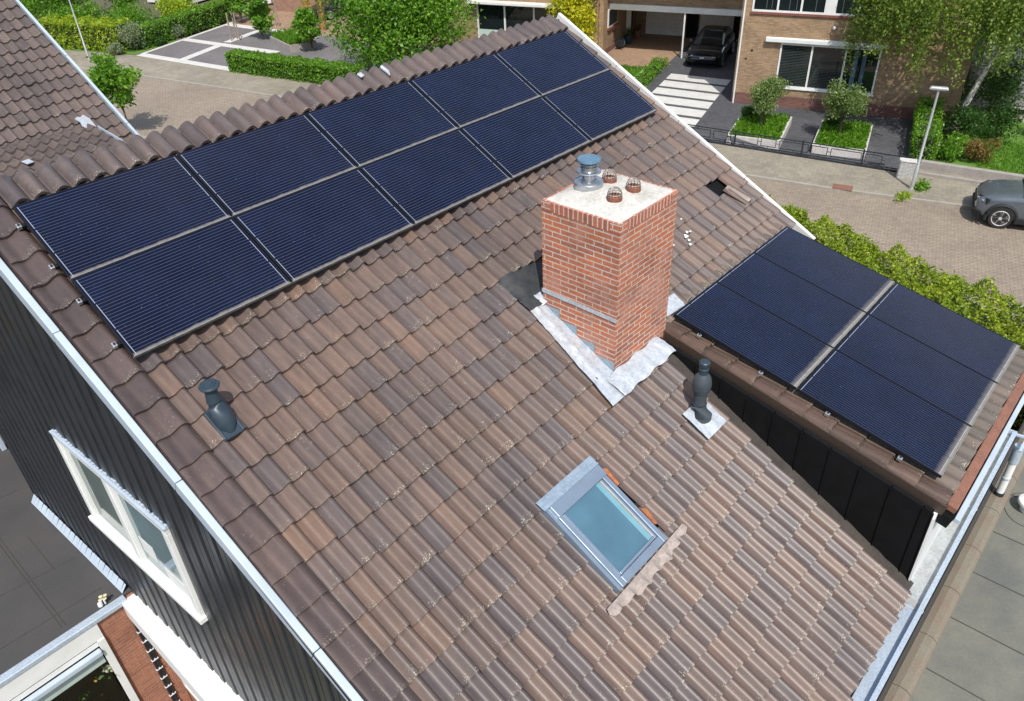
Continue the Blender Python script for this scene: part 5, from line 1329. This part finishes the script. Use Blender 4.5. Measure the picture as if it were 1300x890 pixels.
leaf_object('foliage', np.vstack(Pf), .088, L_['front'], fh, np.concatenate(Cf))
m = MB()
for i in range(len(pts)-1):
    a, b = pts[i], pts[i+1]
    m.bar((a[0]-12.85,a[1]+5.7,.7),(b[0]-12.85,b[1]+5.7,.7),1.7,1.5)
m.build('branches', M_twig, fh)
shrub('dry_shrub', 'small brown dry twig bush poking out of the hedge behind the dormer panels', (13.1,-1.2,G), .35, 1.85, 160, L_['red'], .13, seed=7)
shrub('roadside_shrub', 'pale leafy shrub at the top end of the garden hedge, beside the right verge', (13.3,1.8,G), .8, 1.7, 1100, L_['front'], .15, seed=8)
wd_ = thing('weed_clump', 'tuft of weeds at the foot of the right street lamp', 'weeds', SW(8.55,-8.0), 0)
p = np.column_stack([rng.normal(0,.16,260), rng.normal(0,.12,260), np.abs(rng.normal(.1,.1,260))]); leaf_object('leaves', p, .12, L_['hedge'], wd_)
wd_ = thing('weed_clump', 'tuft of weeds in the kerb in front of the right street lamp', 'weeds', SW(8.0,-8.95), 0)
p = np.column_stack([rng.normal(0,.22,200), rng.normal(0,.1,200), np.abs(rng.normal(.04,.06,200))]); leaf_object('leaves', p, .10, L_['lime'], wd_)

# ================================================================== cars
def car(name, label, loc_, rz, paint, Lg=4.4, Wd=1.84, H=1.62, clad=True, hood=1.02, nose=.80, wb0=.86, wb1=3.50, wr=.35, sporty=False, cat='car'):
    t = thing(name, label, cat, loc_, rz)                              # x: nose at 0, tail at Lg; z up
    hw = Wd/2
    st = [ # x, half width, z low, z side, z shoulder, z top
        (0.00, hw*.70, .42, .55, nose*.80, nose*.84),(0.08, hw*.86, .30, .55, nose*.92, nose*.95),(0.28, hw*.96, .24, .58, nose*1.0, nose*1.07),(0.70, hw*1.0, .24, .60, hood*.92, hood*.97),
        (1.25, hw*1.0, .24, .60, hood*.97, hood*1.03),(1.9, hw*.99, .24, .6, hood*1.0, hood*1.04),(2.8, hw*.99, .24, .6, hood*1.03, hood*1.06),(3.6, hw*1.0, .24, .6, hood*1.05, hood*1.08),(Lg-.35, hw*.96, .26, .6, hood*1.04, hood*1.07),(Lg-.08, hw*.88, .32, .6, hood*.98, hood*1.02),(Lg, hw*.78, .42, .6, hood*.9, hood*.94)]
    m = MB(); vs = []; fs = []; nr = 12
    for (x, w_, z0, z1, z2, z3) in st:
        ring = [(w_*.80,z0),(w_*.97,z0+.10),(w_,z1),(w_*.985,(z1+z2)/2),(w_*.95,z2),(w_*.72,z3)]
        vs += [(x, y, z) for y, z in ring] + [(x, -y, z) for y, z in ring[::-1]]
    for i in range(len(st)-1):
        for k in range(nr): fs.append((i*nr+k, i*nr+(k+1)%nr, (i+1)*nr+(k+1)%nr, (i+1)*nr+k))
    fs.append(tuple(range(nr))[::-1]); fs.append(tuple((len(st)-1)*nr+k for k in range(nr)))
    m.add(vs, fs); body = m.build('body', paint, t, smooth=True, subd=2)
    # greenhouse
    if sporty: gs = [(1.20,hw*.82,hood,hood+.02),(1.65,hw*.80,hood,H*.80),(2.15,hw*.76,hood,H*.97),(2.75,hw*.74,hood,H),(3.4,hw*.74,hood,H*.97),(4.1,hw*.76,hood,H*.86),(Lg-.25,hw*.78,hood,hood+.05)]
    else: gs = [(1.28,hw*.86,hood,hood+.02),(1.55,hw*.84,hood,H*.78),(2.05,hw*.80,hood,H*.985),(2.8,hw*.78,hood,H),(3.6,hw*.78,hood,H*.985),(Lg-.45,hw*.80,hood,H*.93),(Lg-.12,hw*.82,hood,hood+.1)]
    m = MB(); vs = []; fs = []; nr = 8
    for (x, w_, z0, z1) in gs:
        ring = [(w_*1.08,z0-.05),(w_*1.04,z0+(z1-z0)*.45),(w_*.96,z0+(z1-z0)*.9),(w_*.7,z1)]
        vs += [(x,y,z) for y,z in ring]+[(x,-y,z) for y,z in ring[::-1]]
    for i in range(len(gs)-1):
        for k in range(nr): fs.append((i*nr+k, i*nr+(k+1)%nr, (i+1)*nr+(k+1)%nr, (i+1)*nr+k))
    m.add(vs, fs); m.build('window', M['car_glass'], t, smooth=True, subd=2)
    m = MB(); n_ = len(gs)
    rp_ = []
    for (x, w_, z0, z1) in gs[2:-1]: rp_.append((x, w_*.78, z1-.005))
    vs = []; fs = []
    for (x, w_, z) in rp_: vs += [(x,-w_,z),(x,0,z+.02),(x,w_,z),(x,w_,z-.03),(x,0,z-.02),(x,-w_,z-.03)]
    for i in range(len(rp_)-1):
        for k in range(6): fs.append((i*6+k,i*6+(k+1)%6,(i+1)*6+(k+1)%6,(i+1)*6+k))
    fs.append((0,1,2,3,4,5)); b_ = (len(rp_)-1)*6; fs.append((b_+5,b_+4,b_+3,b_+2,b_+1,b_))
    m.add(vs, fs); m.build('roof', paint, t, smooth=True)
    for s in (-1, 1):
        m = MB(); g0, g1 = gs[0], gs[2]
        m.tube([(g0[0]+.02,s*g0[1]*1.0,hood+.02),(gs[1][0],s*gs[1][1]*.90,gs[1][3]-.03),(g1[0],s*g1[1]*.80,g1[3]-.01)],.035,6); m.build('pillar', paint, t, smooth=True)
        m = MB(); m.hexa([(1.45,s*hw*.96,hood+.05),(1.62,s*hw*.96,hood+.05),(1.62,s*(hw*.96+.17),hood+.07),(1.50,s*(hw*.96+.17),hood+.07),(1.45,s*hw*.96,hood+.17),(1.62,s*hw*.96,hood+.17),(1.62,s*(hw*.96+.17),hood+.19),(1.50,s*(hw*.96+.17),hood+.19)]); m.build('mirror', M['black_plastic'], t, bevel=.03)
        m = MB(); m.hexa([(.055,s*hw*.52,nose*.82),(.30,s*hw*.97,nose*.82),(.36,s*hw*.985,nose*.84),(.07,s*hw*.50,nose*.83),(.06,s*hw*.52,nose*.97),(.30,s*hw*.95,nose*.99),(.40,s*hw*.96,nose*1.0),(.10,s*hw*.50,nose*.98)]); hl_ = m.build('headlight', M['black_plastic'], t, bevel=.015)
        m = MB(); m.bar((.038,s*hw*.56,nose*.90),(.20,s*hw*.90,nose*.905),.02,.018); m.build('light_strip', M['lamp_clear'], hl_)
    if clad:
        m = MB(); m.hexa([(-.02,-hw*.74,.30),(.22,-hw*.98,.22),(.22,hw*.98,.22),(-.02,hw*.74,.30),(-.03,-hw*.74,.52),(.20,-hw*.99,.50),(.20,hw*.99,.50),(-.03,hw*.74,.52)]); m.build('bumper', M['black_plastic'], t, bevel=.03)
        m = MB(); m.box(-.012,.05,-hw*.5,hw*.5,nose*.70,nose*.82); m.build('grille', M['black_plastic'], t, bevel=.01)
        for s in (-1, 1):
            m = MB(); m.box(wb0+.4,wb1-.4,s*hw*.99-.02,s*hw*.99+.02,.24,.42); m.build('sill', M['black_plastic'], t, bevel=.01)
    for xw in (wb0, wb1):
        for s in (-1, 1):
            if clad:
                m = MB(); ar = [(xw+(wr+.085)*math.cos(a), s*(hw+.005), wr+(wr+.085)*math.sin(a)) for a in np.linspace(-.25,math.pi+.25,18)]
                m.tube(ar, .055, 6); m.build('wheel_arch', M['black_plastic'], t, smooth=True)
            m = MB(); My = Matrix.Rotation(rad(90),3,'X'); yc = s*(hw-.09)
            m.lathe([(wr*.68,-.11),(wr*.93,-.115),(wr,-.08),(wr,.08),(wr*.93,.115),(wr*.68,.11)], 28, (xw,yc,wr), My)
            wh_ = m.build('wheel', M['tyre'], t, smooth=True)
            m = MB(); m.lathe([(0,-.06),(wr*.70,-.06),(wr*.70,.06),(0,.06)], 24, (xw,yc,wr), My); m.build('hub_well', M['black_plastic'], wh_)
            m = MB(); yo = yc+s*.095
            m.tube([(xw+wr*.69*math.cos(a),yo,wr+wr*.69*math.sin(a)) for a in np.linspace(0,6.2832,30)],.024,6)
            for k in range(5):
                a0 = k*2*math.pi/5+.3
                for da in (-.16,.16):
                    m.bar((xw+.05*math.cos(a0),yo,wr+.05*math.sin(a0)),(xw+wr*.68*math.cos(a0+da),yo,wr+wr*.68*math.sin(a0+da)),.042,.03,(0,1,0))
                m.bar((xw+wr*.5*math.cos(a0-.3),yo,wr+wr*.5*math.sin(a0-.3)),(xw+wr*.5*math.cos(a0+.3),yo,wr+wr*.5*math.sin(a0+.3)),.02,.03,(0,1,0))
            m.lathe([(0,-.02),(.055,-.02),(.055,.02),(0,.02)],12,(xw,yo,wr),My); m.build('rim', M['rim'], wh_)
    return t
suv = car('parked_suv', 'blue grey crossover car with black wheel arches, parked half on the kerb', SW(10.15,-9.35,-.12), SA+rad(-1.5), M['car_grey'], H=1.70, hood=1.14, nose=.95, wr=.365, wb0=.82)
bc = car('parked_car', 'glossy black electric car parked nose out under the carport', SW(-2.72,5.15,.02), SA+rad(91), M['car_black'], Lg=4.75, Wd=1.92, H=1.62, clad=False, hood=.98, nose=.74, wb0=.85, wb1=3.75, wr=.36, sporty=True)
m = MB(); m.bar((-.012,-.12,.60),(-.012,.12,.60),.03,.05); m.bar((-.012,0,.44),(-.012,0,.60),.03,.05); m.build('emblem', M['mark_white'], bc)
c3 = car('parked_car', 'dark car with yellow number plate half hidden behind the ivy posts', SW(-32.0,9.6,.02), SA+rad(75), M['car_black'], Lg=4.2, Wd=1.8, H=1.5, clad=False, hood=.95, nose=.74, sporty=False)
m = MB(); m.box(-.03,-.01,-.26,.26,.42,.54); m.build('number_plate', M['yellow'], c3)
